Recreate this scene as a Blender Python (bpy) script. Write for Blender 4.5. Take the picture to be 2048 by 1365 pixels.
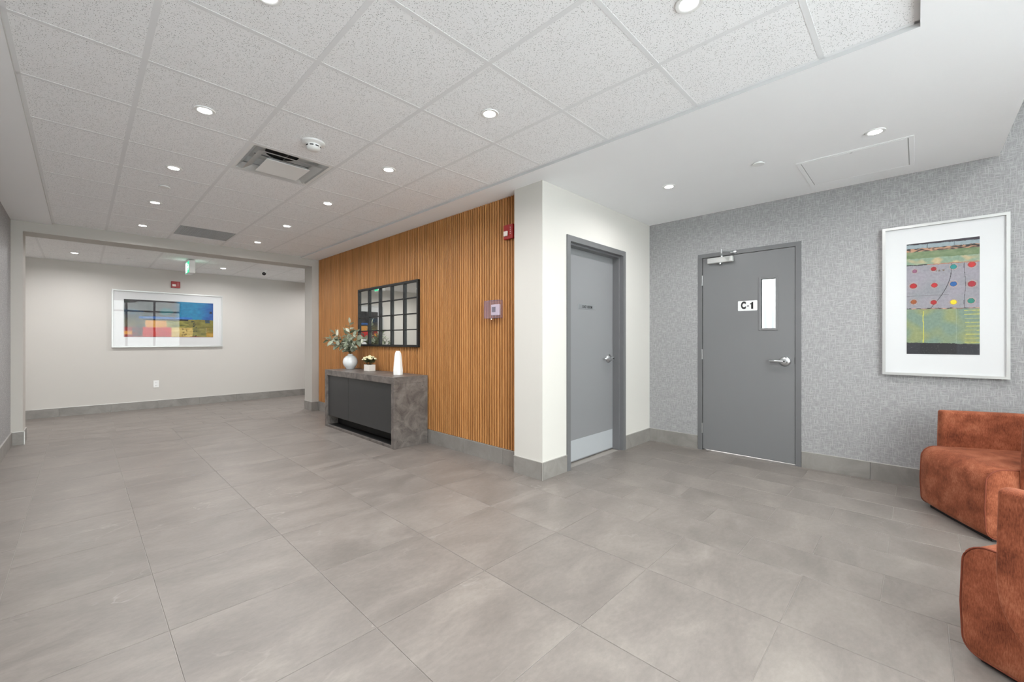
import bpy, bmesh, math, random
from mathutils import Matrix, Vector, noise

for o in list(bpy.data.objects):
    bpy.data.objects.remove(o)
sc = bpy.context.scene
COL = sc.collection

# ------------------------------------------------------------------ camera
CAM_H = 1.21
YAW = math.radians(45.887)
cam = bpy.data.cameras.new('camera')
cam.sensor_width = 36.0
cam.lens = 836.0 / 2048.0 * 36.0
cam.shift_y = -1.5 / 2048.0
cam.clip_start = 0.02
camo = bpy.data.objects.new('camera', cam)
camo.location = (0, 0, CAM_H)
camo.rotation_euler = (math.radians(90), 0, -YAW)
COL.objects.link(camo)
sc.camera = camo

# ------------------------------------------------------------------ world, exposure
SKY = 12.0
LAMP_W = 10.0
world = bpy.data.worlds.new('overcast_sky')
sc.world = world
world.use_nodes = True
bg = world.node_tree.nodes['Background']
bg.inputs['Color'].default_value = (0.96, 0.985, 1.0, 1)
bg.inputs['Strength'].default_value = SKY
sc.view_settings.view_transform = 'Standard'
sc.view_settings.look = 'None'
sc.view_settings.gamma = 1.0
sc.view_settings.use_curve_mapping = False
sc.view_settings.exposure = 0.22
sc.cycles.max_bounces = 12
sc.cycles.diffuse_bounces = 7
sc.cycles.glossy_bounces = 5
sc.cycles.transparent_max_bounces = 12
sc.cycles.sample_clamp_indirect = 6.0
sc.cycles.use_denoising = True

# sampling portal in the entrance glazing (sends no light of its own)
pl = bpy.data.lights.new('entrance_portal', 'AREA')
pl.shape = 'RECTANGLE'; pl.size = 3.2; pl.size_y = 3.05
pl.cycles.is_portal = True
plo = bpy.data.objects.new('entrance_portal', pl)
plo.location = (1.20, -2.13, 1.55); plo.rotation_euler = (math.radians(90), 0, 0)
COL.objects.link(plo)

# ------------------------------------------------------------------ helpers
def lin(c):
    return c / 12.92 if c <= 0.04045 else ((c + 0.055) / 1.055) ** 2.4

def rgb(r, g, b):
    return (lin(r / 255), lin(g / 255), lin(b / 255), 1.0)

def tag(o, label=None, cat=None, group=None, kind=None):
    if label: o['label'] = label
    if cat: o['category'] = cat
    if group: o['group'] = group
    if kind: o['kind'] = kind
    return o

def empty(name, loc=(0, 0, 0), rot=None, parent=None):
    o = bpy.data.objects.new(name, None)
    o.empty_display_size = 0.05
    m = Matrix.Translation(Vector(loc))
    if rot is not None:
        m = m @ rot.to_4x4()
    COL.objects.link(o)
    if parent:
        o.parent = parent
        o.matrix_basis = m
    else:
        o.matrix_world = m
    return o

RX = Matrix(((0, 0, -1), (-1, 0, 0), (0, 1, 0)))      # wall facing -X : right=-Y, up=Z, out=-X
RY = Matrix(((1, 0, 0), (0, 0, -1), (0, 1, 0)))       # wall facing -Y : right=+X, up=Z, out=-Y
RYP = Matrix(((-1, 0, 0), (0, 0, 1), (0, 1, 0)))      # wall facing +Y
def RZ(a): return Matrix.Rotation(a, 3, 'Z')

class MB:
    """collects shapes, build() links them as one mesh object"""
    def __init__(s):
        s.bm = bmesh.new()
    def box(s, x0, x1, y0, y1, z0, z1, bev=0.0, seg=1):
        if x0 > x1: x0, x1 = x1, x0
        if y0 > y1: y0, y1 = y1, y0
        if z0 > z1: z0, z1 = z1, z0
        r = bmesh.ops.create_cube(s.bm, size=1.0)
        vs = r['verts']
        for v in vs:
            v.co = Vector((x0 + (v.co.x + .5) * (x1 - x0), y0 + (v.co.y + .5) * (y1 - y0), z0 + (v.co.z + .5) * (z1 - z0)))
        if bev > 0:
            es = list({e for v in vs for e in v.link_edges})
            bmesh.ops.bevel(s.bm, geom=es, offset=bev, segments=seg, affect='EDGES', profile=0.5)
        return s
    def face(s, pts):
        s.bm.faces.new([s.bm.verts.new(p) for p in pts]); return s
    def prism(s, pts, h, up=Vector((0, 0, 1))):
        """closed polygon pts (3d) extruded by up*h"""
        up = Vector(up) * h
        a = [s.bm.verts.new(p) for p in pts]
        b = [s.bm.verts.new(Vector(p) + up) for p in pts]
        n = len(pts)
        s.bm.faces.new(list(reversed(a))); s.bm.faces.new(b)
        for i in range(n):
            s.bm.faces.new((a[i], a[(i + 1) % n], b[(i + 1) % n], b[i]))
        return s
    def lathe(s, prof, n=32, o=(0, 0, 0), axis='z'):
        o = Vector(o); rings = []
        for r, z in prof:
            if r < 1e-6:
                p = Vector((0, 0, z))
                if axis == 'y': p = Vector((0, z, 0))
                if axis == 'x': p = Vector((z, 0, 0))
                rings.append([s.bm.verts.new(o + p)])
            else:
                ring = []
                for k in range(n):
                    a = 2 * math.pi * k / n
                    p = Vector((r * math.cos(a), r * math.sin(a), z))
                    if axis == 'y': p = Vector((p.y, p.z, p.x))
                    if axis == 'x': p = Vector((p.z, p.x, p.y))
                    ring.append(s.bm.verts.new(o + p))
                rings.append(ring)
        for A, B in zip(rings, rings[1:]):
            if len(A) == 1 and len(B) == 1: continue
            for k in range(n):
                if len(A) == 1: s.bm.faces.new((A[0], B[k], B[(k + 1) % n]))
                elif len(B) == 1: s.bm.faces.new((A[k], B[0], A[(k + 1) % n]))
                else: s.bm.faces.new((A[k], B[k], B[(k + 1) % n], A[(k + 1) % n]))
        return s
    def tube(s, pts, rad, n=8, closed=False):
        pts = [Vector(p) for p in pts]; rings = []
        N = len(pts)
        for i, p in enumerate(pts):
            if closed: d = pts[(i + 1) % N] - pts[i - 1]
            else: d = pts[min(i + 1, N - 1)] - pts[max(i - 1, 0)]
            d.normalize()
            u = d.orthogonal() if abs(d.z) > .9 else d.cross(Vector((0, 0, 1)))
            u.normalize(); w = d.cross(u)
            r = rad[i] if isinstance(rad, (list, tuple)) else rad
            rings.append([s.bm.verts.new(p + r * (math.cos(2 * math.pi * k / n) * u + math.sin(2 * math.pi * k / n) * w)) for k in range(n)])
        rng = range(N if closed else N - 1)
        for i in rng:
            A, B = rings[i], rings[(i + 1) % N]
            for k in range(n):
                s.bm.faces.new((A[k], A[(k + 1) % n], B[(k + 1) % n], B[k]))
        if not closed:
            s.bm.faces.new(list(reversed(rings[0]))); s.bm.faces.new(rings[-1])
        return s
    def mesh(s, name, mat=None, smooth=False, angle=None):
        bmesh.ops.recalc_face_normals(s.bm, faces=s.bm.faces[:])
        me = bpy.data.meshes.new(name)
        s.bm.to_mesh(me); s.bm.free()
        if mat: me.materials.append(mat)
        if smooth:
            me.shade_smooth()
            if angle is not None:
                me.set_sharp_from_angle(angle=math.radians(angle))
        return me
    def build(s, name, mat, parent=None, smooth=False, angle=None, loc=None):
        o = bpy.data.objects.new(name, s.mesh(name, mat, smooth, angle))
        COL.objects.link(o)
        if parent: o.parent = parent
        if loc: o.location = loc
        return o

def inst(name, me, parent=None, loc=(0, 0, 0), rot=None, scale=None):
    o = bpy.data.objects.new(name, me)
    COL.objects.link(o)
    if parent: o.parent = parent
    o.location = loc
    if rot is not None: o.rotation_euler = rot
    if scale is not None: o.scale = scale
    return o

def copy_tree(o, parent=None):
    c = o.copy(); COL.objects.link(c)
    if parent is not None: c.parent = parent
    for ch in list(o.children): copy_tree(ch, c)
    return c

# ------------------------------------------------------------------ materials
def newmat(name):
    m = bpy.data.materials.new(name); m.use_nodes = True
    nt = m.node_tree
    return m, nt, nt.nodes['Principled BSDF']

def N(nt, typ, **kw):
    n = nt.nodes.new(typ)
    for k, v in kw.items():
        if k in n.inputs.keys() if hasattr(n.inputs, 'keys') else False:
            n.inputs[k].default_value = v
        else:
            setattr(n, k, v)
    return n

def L(nt, a, b): nt.links.new(a, b)

def plain(name, col, rough=0.5, metal=0.0, spec=0.5, coat=0.0, noise_amt=0.0, noise_scale=30, bump=0.0, sheen=0.0):
    m, nt, p = newmat(name)
    p.inputs['Base Color'].default_value = col
    p.inputs['Roughness'].default_value = rough
    p.inputs['Metallic'].default_value = metal
    p.inputs['Specular IOR Level'].default_value = spec
    p.inputs['Coat Weight'].default_value = coat
    p.inputs['Sheen Weight'].default_value = sheen
    if noise_amt or bump:
        g = N(nt, 'ShaderNodeNewGeometry')
        nz = N(nt, 'ShaderNodeTexNoise'); nz.inputs['Scale'].default_value = noise_scale; nz.inputs['Detail'].default_value = 5
        L(nt, g.outputs['Position'], nz.inputs['Vector'])
        if noise_amt:
            mr = N(nt, 'ShaderNodeMapRange')
            mr.inputs['To Min'].default_value = 1 - noise_amt; mr.inputs['To Max'].default_value = 1 + noise_amt
            L(nt, nz.outputs['Fac'], mr.inputs['Value'])
            vm = N(nt, 'ShaderNodeVectorMath', operation='SCALE')
            vm.inputs[0].default_value = col[:3]
            L(nt, mr.outputs['Result'], vm.inputs['Scale'])
            L(nt, vm.outputs['Vector'], p.inputs['Base Color'])
        if bump:
            b = N(nt, 'ShaderNodeBump'); b.inputs['Strength'].default_value = bump; b.inputs['Distance'].default_value = 0.002
            L(nt, nz.outputs['Fac'], b.inputs['Height']); L(nt, b.outputs['Normal'], p.inputs['Normal'])
    return m

def emit(name, col, strength):
    m = bpy.data.materials.new(name); m.use_nodes = True
    nt = m.node_tree; nt.nodes.clear()
    e = nt.nodes.new('ShaderNodeEmission'); o = nt.nodes.new('ShaderNodeOutputMaterial')
    e.inputs['Color'].default_value = col; e.inputs['Strength'].default_value = strength
    nt.links.new(e.outputs[0], o.inputs[0])
    return m

def glass(name, tint=(1, 1, 1, 1), ior=1.5, rough=0.0, gain=1.0):
    m = bpy.data.materials.new(name); m.use_nodes = True
    nt = m.node_tree; nt.nodes.clear()
    o = nt.nodes.new('ShaderNodeOutputMaterial')
    t = nt.nodes.new('ShaderNodeBsdfTransparent'); t.inputs[0].default_value = tint
    g = nt.nodes.new('ShaderNodeBsdfGlossy'); g.inputs['Roughness'].default_value = rough
    lw = nt.nodes.new('ShaderNodeLayerWeight'); lw.inputs['Blend'].default_value = .5
    pw = nt.nodes.new('ShaderNodeMath'); pw.operation = 'POWER'; pw.inputs[1].default_value = 5.0
    mx = nt.nodes.new('ShaderNodeMixShader')
    f0 = ((ior - 1) / (ior + 1)) ** 2 * gain
    mu = nt.nodes.new('ShaderNodeMath'); mu.operation = 'MULTIPLY_ADD'; mu.inputs[1].default_value = .9; mu.inputs[2].default_value = f0
    nt.links.new(lw.outputs['Facing'], pw.inputs[0]); nt.links.new(pw.outputs[0], mu.inputs[0])
    nt.links.new(mu.outputs[0], mx.inputs[0]); nt.links.new(t.outputs[0], mx.inputs[1]); nt.links.new(g.outputs[0], mx.inputs[2])
    nt.links.new(mx.outputs[0], o.inputs[0])
    return m

def ramp(nt, stops):
    r = nt.nodes.new('ShaderNodeValToRGB')
    el = r.color_ramp.elements
    while len(el) < len(stops): el.new(0.5)
    for e, (p, c) in zip(el, stops):
        e.position = p; e.color = c
    return r

def mat_floor():
    m, nt, p = newmat('porcelain_floor')
    g = N(nt, 'ShaderNodeNewGeometry'); oi = N(nt, 'ShaderNodeObjectInfo')
    cmb = N(nt, 'ShaderNodeVectorMath', operation='SCALE'); cmb.inputs[0].default_value = (37.0, 53.0, 0)
    L(nt, oi.outputs['Random'], cmb.inputs['Scale'])
    add = N(nt, 'ShaderNodeVectorMath', operation='ADD')
    L(nt, g.outputs['Position'], add.inputs[0]); L(nt, cmb.outputs['Vector'], add.inputs[1])
    mp = N(nt, 'ShaderNodeMapping'); mp.inputs['Scale'].default_value = (1.0, 1.9, 1.0); mp.inputs['Rotation'].default_value = (0, 0, .35)
    L(nt, add.outputs['Vector'], mp.inputs['Vector'])
    n1 = N(nt, 'ShaderNodeTexNoise'); n1.inputs['Scale'].default_value = 2.2; n1.inputs['Detail'].default_value = 7; n1.inputs['Roughness'].default_value = .62; n1.inputs['Distortion'].default_value = .6
    L(nt, mp.outputs['Vector'], n1.inputs['Vector'])
    r1 = ramp(nt, [(.28, rgb(108, 102, 97)), (.5, rgb(121, 114, 109)), (.72, rgb(134, 127, 121))])
    L(nt, n1.outputs['Fac'], r1.inputs['Fac'])
    # thin veins
    n2 = N(nt, 'ShaderNodeTexNoise'); n2.inputs['Scale'].default_value = 1.5; n2.inputs['Detail'].default_value = 4; n2.inputs['Distortion'].default_value = .5
    L(nt, mp.outputs['Vector'], n2.inputs['Vector'])
    s = N(nt, 'ShaderNodeMath', operation='SUBTRACT'); s.inputs[1].default_value = .5; L(nt, n2.outputs['Fac'], s.inputs[0])
    ab = N(nt, 'ShaderNodeMath', operation='ABSOLUTE'); L(nt, s.outputs[0], ab.inputs[0])
    vr = N(nt, 'ShaderNodeMapRange'); vr.inputs['From Min'].default_value = 0; vr.inputs['From Max'].default_value = .007; vr.inputs['To Min'].default_value = 1; vr.inputs['To Max'].default_value = 0
    L(nt, ab.outputs[0], vr.inputs['Value'])
    n3 = N(nt, 'ShaderNodeTexNoise'); n3.inputs['Scale'].default_value = 1.9; n3.inputs['Detail'].default_value = 2
    L(nt, add.outputs['Vector'], n3.inputs['Vector'])
    m3 = N(nt, 'ShaderNodeMapRange'); m3.inputs['From Min'].default_value = .52; m3.inputs['From Max'].default_value = .75; m3.inputs['To Max'].default_value = .5
    L(nt, n3.outputs['Fac'], m3.inputs['Value'])
    vm = N(nt, 'ShaderNodeMath', operation='MULTIPLY'); L(nt, vr.outputs[0], vm.inputs[0]); L(nt, m3.outputs[0], vm.inputs[1])
    mx = N(nt, 'ShaderNodeMix', data_type='RGBA'); L(nt, vm.outputs[0], mx.inputs['Factor']); L(nt, r1.outputs['Color'], mx.inputs['A']); mx.inputs['B'].default_value = rgb(164, 158, 152)
    # fine grain
    n4 = N(nt, 'ShaderNodeTexNoise'); n4.inputs['Scale'].default_value = 26; n4.inputs['Detail'].default_value = 6; n4.inputs['Roughness'].default_value = .7
    L(nt, mp.outputs['Vector'], n4.inputs['Vector'])
    mr = N(nt, 'ShaderNodeMapRange'); mr.inputs['From Min'].default_value = .3; mr.inputs['From Max'].default_value = .7; mr.inputs['To Min'].default_value = .91; mr.inputs['To Max'].default_value = 1.09
    L(nt, n4.outputs['Fac'], mr.inputs['Value'])
    rv = N(nt, 'ShaderNodeMapRange'); rv.inputs['To Min'].default_value = .975; rv.inputs['To Max'].default_value = 1.025
    L(nt, oi.outputs['Random'], rv.inputs['Value'])
    mm = N(nt, 'ShaderNodeMath', operation='MULTIPLY'); L(nt, mr.outputs[0], mm.inputs[0]); L(nt, rv.outputs[0], mm.inputs[1])
    sc_ = N(nt, 'ShaderNodeVectorMath', operation='SCALE'); L(nt, mx.outputs['Result'], sc_.inputs[0]); L(nt, mm.outputs[0], sc_.inputs['Scale'])
    L(nt, sc_.outputs['Vector'], p.inputs['Base Color'])
    rr = N(nt, 'ShaderNodeMapRange'); rr.inputs['To Min'].default_value = .34; rr.inputs['To Max'].default_value = .5
    L(nt, n1.outputs['Fac'], rr.inputs['Value']); L(nt, rr.outputs[0], p.inputs['Roughness'])
    p.inputs['Specular IOR Level'].default_value = .45
    return m

def mat_concrete(name, lo, hi, rough=.5, scale=6, pits=False, vary=False):
    m, nt, p = newmat(name)
    g = N(nt, 'ShaderNodeNewGeometry')
    src = g.outputs['Position']
    if vary:
        oi = N(nt, 'ShaderNodeObjectInfo')
        cs = N(nt, 'ShaderNodeVectorMath', operation='SCALE'); cs.inputs[0].default_value = (31., 47., 13.)
        L(nt, oi.outputs['Random'], cs.inputs['Scale'])
        ad = N(nt, 'ShaderNodeVectorMath', operation='ADD'); L(nt, src, ad.inputs[0]); L(nt, cs.outputs[0], ad.inputs[1])
        src = ad.outputs[0]
    n1 = N(nt, 'ShaderNodeTexNoise'); n1.inputs['Scale'].default_value = scale; n1.inputs['Detail'].default_value = 8; n1.inputs['Roughness'].default_value = .65; n1.inputs['Distortion'].default_value = .8
    L(nt, src, n1.inputs['Vector'])
    r = ramp(nt, [(.32, lo), (.68, hi)]); L(nt, n1.outputs['Fac'], r.inputs['Fac'])
    out = r.outputs['Color']
    if pits:
        v = N(nt, 'ShaderNodeTexNoise'); v.inputs['Scale'].default_value = 30; v.inputs['Detail'].default_value = 4; v.inputs['Distortion'].default_value = 1.5
        L(nt, src, v.inputs['Vector'])
        mr = N(nt, 'ShaderNodeMapRange'); mr.inputs['From Min'].default_value = .64; mr.inputs['From Max'].default_value = .80
        L(nt, v.outputs['Fac'], mr.inputs['Value'])
        mx = N(nt, 'ShaderNodeMix', data_type='RGBA'); L(nt, mr.outputs[0], mx.inputs['Factor']); L(nt, out, mx.inputs['A']); mx.inputs['B'].default_value = tuple(c * .35 for c in lo[:3]) + (1,)
        out = mx.outputs['Result']
    L(nt, out, p.inputs['Base Color'])
    p.inputs['Roughness'].default_value = rough
    return m

def mat_ceiling_tile():
    m, nt, p = newmat('fissured_ceiling_tile')
    g = N(nt, 'ShaderNodeNewGeometry'); oi = N(nt, 'ShaderNodeObjectInfo')
    cs = N(nt, 'ShaderNodeVectorMath', operation='SCALE'); cs.inputs[0].default_value = (17., 29., 0); L(nt, oi.outputs['Random'], cs.inputs['Scale'])
    ad = N(nt, 'ShaderNodeVectorMath', operation='ADD'); L(nt, g.outputs['Position'], ad.inputs[0]); L(nt, cs.outputs[0], ad.inputs[1])
    v = N(nt, 'ShaderNodeTexVoronoi'); v.inputs['Scale'].default_value = 190
    w = N(nt, 'ShaderNodeTexNoise'); w.inputs['Scale'].default_value = 110; w.inputs['Detail'].default_value = 2
    L(nt, ad.outputs[0], w.inputs['Vector'])
    ws = N(nt, 'ShaderNodeVectorMath', operation='SCALE'); ws.inputs['Scale'].default_value = .004
    L(nt, w.outputs['Color'], ws.inputs[0])
    ad2 = N(nt, 'ShaderNodeVectorMath', operation='ADD'); L(nt, ad.outputs[0], ad2.inputs[0]); L(nt, ws.outputs[0], ad2.inputs[1])
    L(nt, ad2.outputs[0], v.inputs['Vector'])
    # pits only in some cells
    cr = N(nt, 'ShaderNodeSeparateColor'); L(nt, v.outputs['Color'], cr.inputs[0])
    mr = N(nt, 'ShaderNodeMapRange'); mr.inputs['From Min'].default_value = .26; mr.inputs['From Max'].default_value = .40; mr.inputs['To Min'].default_value = 1; mr.inputs['To Max'].default_value = 0
    L(nt, v.outputs['Distance'], mr.inputs['Value'])
    gt = N(nt, 'ShaderNodeMath', operation='GREATER_THAN'); gt.inputs[1].default_value = .56; L(nt, cr.outputs[0], gt.inputs[0])
    mu = N(nt, 'ShaderNodeMath', operation='MULTIPLY'); L(nt, mr.outputs[0], mu.inputs[0]); L(nt, gt.outputs[0], mu.inputs[1])
    mu2 = N(nt, 'ShaderNodeMath', operation='MULTIPLY'); L(nt, mu.outputs[0], mu2.inputs[0]); pr = N(nt, 'ShaderNodeMapRange'); pr.inputs['To Min'].default_value = .3; L(nt, cr.outputs[1], pr.inputs['Value']); L(nt, pr.outputs[0], mu2.inputs[1])
    mx = N(nt, 'ShaderNodeMix', data_type='RGBA'); L(nt, mu2.outputs[0], mx.inputs['Factor'])
    mx.inputs['A'].default_value = (.915, .92, .93, 1); mx.inputs['B'].default_value = (.07, .07, .07, 1)
    L(nt, mx.outputs['Result'], p.inputs['Base Color'])
    p.inputs['Roughness'].default_value = .9; p.inputs['Specular IOR Level'].default_value = .2
    return m

def mat_wallpaper():
    m, nt, p = newmat('grey_hatched_wallpaper')
    g = N(nt, 'ShaderNodeNewGeometry')
    sx = N(nt, 'ShaderNodeSeparateXYZ'); L(nt, g.outputs['Position'], sx.inputs[0])
    dn = N(nt, 'ShaderNodeTexNoise'); dn.inputs['Scale'].default_value = 5; dn.inputs['Detail'].default_value = 3
    L(nt, g.outputs['Position'], dn.inputs['Vector'])
    def streak(a, b, sa, sb, off, lo, hi):
        # streaks: long along a, thin along b
        c = N(nt, 'ShaderNodeCombineXYZ')
        ma = N(nt, 'ShaderNodeMath', operation='MULTIPLY'); ma.inputs[1].default_value = sa; L(nt, a, ma.inputs[0])
        dd = N(nt, 'ShaderNodeMath', operation='MULTIPLY_ADD'); dd.inputs[1].default_value = .03; L(nt, dn.outputs['Fac'], dd.inputs[0]); L(nt, b, dd.inputs[2])
        mb = N(nt, 'ShaderNodeMath', operation='MULTIPLY'); mb.inputs[1].default_value = sb; L(nt, dd.outputs[0], mb.inputs[0])
        L(nt, ma.outputs[0], c.inputs[0]); L(nt, mb.outputs[0], c.inputs[1]); c.inputs[2].default_value = off
        n = N(nt, 'ShaderNodeTexNoise'); n.inputs['Scale'].default_value = 1; n.inputs['Detail'].default_value = 2; n.inputs['Roughness'].default_value = .6
        L(nt, c.outputs[0], n.inputs['Vector'])
        r = N(nt, 'ShaderNodeMapRange'); r.inputs['From Min'].default_value = lo; r.inputs['From Max'].default_value = hi
        L(nt, n.outputs['Fac'], r.inputs['Value'])
        return r.outputs[0]
    h = streak(sx.outputs['Y'], sx.outputs['Z'], 17, 135, 0, .47, .66)
    v = streak(sx.outputs['Z'], sx.outputs['Y'], 17, 135, 9, .47, .66)
    mxx = N(nt, 'ShaderNodeMath', operation='MAXIMUM'); L(nt, h, mxx.inputs[0]); L(nt, v, mxx.inputs[1])
    mix = N(nt, 'ShaderNodeMix', data_type='RGBA'); L(nt, mxx.outputs[0], mix.inputs['Factor'])
    mix.inputs['A'].default_value = rgb(139, 138, 139); mix.inputs['B'].default_value = rgb(164, 163, 163)
    L(nt, mix.outputs['Result'], p.inputs['Base Color'])
    rr = N(nt, 'ShaderNodeMapRange'); rr.inputs['To Min'].default_value = .62; rr.inputs['To Max'].default_value = .42; L(nt, mxx.outputs[0], rr.inputs['Value'])
    L(nt, rr.outputs[0], p.inputs['Roughness'])
    b = N(nt, 'ShaderNodeBump'); b.inputs['Strength'].default_value = .25; b.inputs['Distance'].default_value = .001
    L(nt, mxx.outputs[0], b.inputs['Height']); L(nt, b.outputs[0], p.inputs['Normal'])
    return m

def mat_wood():
    m, nt, p = newmat('warm_oak_slat')
    g = N(nt, 'ShaderNodeNewGeometry'); oi = N(nt, 'ShaderNodeObjectInfo')
    cs = N(nt, 'ShaderNodeVectorMath', operation='SCALE'); cs.inputs[0].default_value = (11., 3., 71.); L(nt, oi.outputs['Random'], cs.inputs['Scale'])
    ad = N(nt, 'ShaderNodeVectorMath', operation='ADD'); L(nt, g.outputs['Position'], ad.inputs[0]); L(nt, cs.outputs[0], ad.inputs[1])
    mp = N(nt, 'ShaderNodeMapping'); mp.inputs['Scale'].default_value = (120, 120, 3.5); L(nt, ad.outputs[0], mp.inputs['Vector'])
    n = N(nt, 'ShaderNodeTexNoise'); n.inputs['Scale'].default_value = 1; n.inputs['Detail'].default_value = 5; L(nt, mp.outputs[0], n.inputs['Vector'])
    r = ramp(nt, [(.3, rgb(158, 105, 58)), (.55, rgb(180, 126, 74)), (.75, rgb(194, 142, 90))]); L(nt, n.outputs['Fac'], r.inputs['Fac'])
    rv = N(nt, 'ShaderNodeMapRange'); rv.inputs['To Min'].default_value = .86; rv.inputs['To Max'].default_value = 1.12; L(nt, oi.outputs['Random'], rv.inputs['Value'])
    s = N(nt, 'ShaderNodeVectorMath', operation='SCALE'); L(nt, r.outputs['Color'], s.inputs[0]); L(nt, rv.outputs[0], s.inputs['Scale'])
    L(nt, s.outputs[0], p.inputs['Base Color']); p.inputs['Roughness'].default_value = .48
    p.inputs['Specular IOR Level'].default_value = .35
    return m

def mat_velvet():
    m, nt, p = newmat('rust_chenille')
    tc = N(nt, 'ShaderNodeTexCoord')
    n1 = N(nt, 'ShaderNodeTexNoise'); n1.inputs['Scale'].default_value = 9; n1.inputs['Detail'].default_value = 5; n1.inputs['Roughness'].default_value = .6
    L(nt, tc.outputs['Object'], n1.inputs['Vector'])
    mp = N(nt, 'ShaderNodeMapping'); mp.inputs['Scale'].default_value = (260, 260, 55); L(nt, tc.outputs['Object'], mp.inputs['Vector'])
    n2 = N(nt, 'ShaderNodeTexNoise'); n2.inputs['Scale'].default_value = 1; n2.inputs['Detail'].default_value = 4; n2.inputs['Roughness'].default_value = .7; L(nt, mp.outputs[0], n2.inputs['Vector'])
    a = N(nt, 'ShaderNodeMath', operation='MULTIPLY_ADD'); a.inputs[1].default_value = .55; L(nt, n1.outputs['Fac'], a.inputs[0])
    b = N(nt, 'ShaderNodeMath', operation='MULTIPLY'); b.inputs[1].default_value = .45; L(nt, n2.outputs['Fac'], b.inputs[0]); L(nt, b.outputs[0], a.inputs[2])
    r = ramp(nt, [(.36, rgb(94, 47, 31)), (.5, rgb(134, 73, 49)), (.64, rgb(167, 104, 77))]); L(nt, a.outputs[0], r.inputs['Fac'])
    L(nt, r.outputs['Color'], p.inputs['Base Color'])
    p.inputs['Roughness'].default_value = .85; p.inputs['Specular IOR Level'].default_value = .2
    p.inputs['Sheen Weight'].default_value = .30; p.inputs['Sheen Roughness'].default_value = .35
    p.inputs['Sheen Tint'].default_value = rgb(240, 170, 140)
    bp = N(nt, 'ShaderNodeBump'); bp.inputs['Strength'].default_value = .35; bp.inputs['Distance'].default_value = .002
    L(nt, n2.outputs['Fac'], bp.inputs['Height']); L(nt, bp.outputs[0], p.inputs['Normal'])
    return m

def mat_painted_print():
    m, nt, p = newmat('printed_artwork')
    at = N(nt, 'ShaderNodeAttribute'); at.attribute_name = 'Col'
    L(nt, at.outputs['Color'], p.inputs['Base Color']); p.inputs['Roughness'].default_value = .55
    return m

def mat_leaf(name, a, b):
    m, nt, p = newmat(name)
    oi = N(nt, 'ShaderNodeObjectInfo')
    r = ramp(nt, [(.0, a), (1., b)]); L(nt, oi.outputs['Random'], r.inputs['Fac'])
    L(nt, r.outputs['Color'], p.inputs['Base Color']); p.inputs['Roughness'].default_value = .6
    return m

M = {}
M['floor'] = mat_floor()
M['grout'] = plain('light_grout', rgb(152, 146, 140), .5, noise_amt=.06)
M['base_tile'] = mat_concrete('skirting_tile', rgb(122, 118, 114), rgb(143, 139, 134), .45, 5, vary=True)
M['base_trim'] = plain('skirting_metal_edge', rgb(198, 196, 192), .35, .6)
M['white_paint'] = plain('ceiling_paint', (.895, .90, .91, 1), .75, noise_amt=.01, noise_scale=4)
M['tile'] = mat_ceiling_tile()
M['tbar'] = plain('white_grid_metal', (.78, .785, .795, 1), .6, noise_amt=.01)
M['edge'] = plain('grey_edge_trim', (.60, .60, .605, 1), .6, noise_amt=.01)
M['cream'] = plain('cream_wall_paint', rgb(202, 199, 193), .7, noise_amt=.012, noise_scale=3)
M['cream_shaded'] = plain('shaded_header_paint', rgb(184, 180, 174), .7, noise_amt=.012, noise_scale=3)  # darker cream: shade under the ceiling put into the wall colour
M['cream_far'] = plain('warm_grey_wall_paint', rgb(197, 193, 188), .7, noise_amt=.012, noise_scale=3)
M['wallpaper'] = mat_wallpaper()
M['wood'] = mat_wood()
M['felt'] = plain('dark_backing_felt', rgb(34, 20, 12), .95, noise_amt=.1, noise_scale=200)
M['door'] = plain('grey_door_paint', rgb(113, 113, 114), .42, noise_amt=.01, noise_scale=5)
M['door_light'] = plain('light_grey_door_paint', rgb(128, 128, 130), .45, noise_amt=.01, noise_scale=5)
M['frame'] = plain('grey_door_frame_paint', rgb(104, 104, 105), .42, noise_amt=.01, noise_scale=5)
M['steel'] = plain('brushed_steel', (.62, .63, .64, 1), .28, 1.0, noise_amt=.04, noise_scale=60)
M['kick'] = plain('brushed_kick_plate', rgb(172, 175, 178), .42, .1, noise_amt=.02, noise_scale=40)
M['silver'] = plain('satin_silver_frame', rgb(190, 190, 188), .38, .45, noise_amt=.02, noise_scale=50)
M['matboard'] = plain('white_mat_board', (.64, .645, .65, 1), .8, noise_amt=.006, noise_scale=80)
M['print'] = mat_painted_print()
M['glass'] = glass('picture_glass', gain=.3)
M['window_glass'] = glass('window_glass', tint=(.94, .97, .96, 1))
M['acrylic'] = glass('clear_acrylic', tint=(.96, .93, .965, 1), ior=1.49, gain=1.2)
_nt = M['acrylic'].node_tree
_out = [n for n in _nt.nodes if n.type == 'OUTPUT_MATERIAL'][0]; _old = _out.inputs[0].links[0].from_socket
_df = _nt.nodes.new('ShaderNodeBsdfDiffuse'); _df.inputs[0].default_value = rgb(200, 186, 206)
_mm = _nt.nodes.new('ShaderNodeMixShader'); _mm.inputs[0].default_value = .10
_nt.links.new(_old, _mm.inputs[1]); _nt.links.new(_df.outputs[0], _mm.inputs[2]); _nt.links.new(_mm.outputs[0], _out.inputs[0])
M['black'] = plain('black_metal', rgb(10, 10, 11), .5, noise_amt=.05)
M['plinth'] = plain('black_base', rgb(14, 13, 13), .6, noise_amt=.05)
M['mirror'] = plain('mirror_silver', (.84, .85, .82, 1), .02, 1.0, noise_amt=.002)
M['concrete'] = mat_concrete('dark_concrete_laminate', rgb(74, 68, 65), rgb(122, 115, 110), .42, 8, pits=True)
M['charcoal'] = plain('charcoal_lacquer', rgb(50, 51, 52), .38, noise_amt=.04, noise_scale=12)
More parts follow.
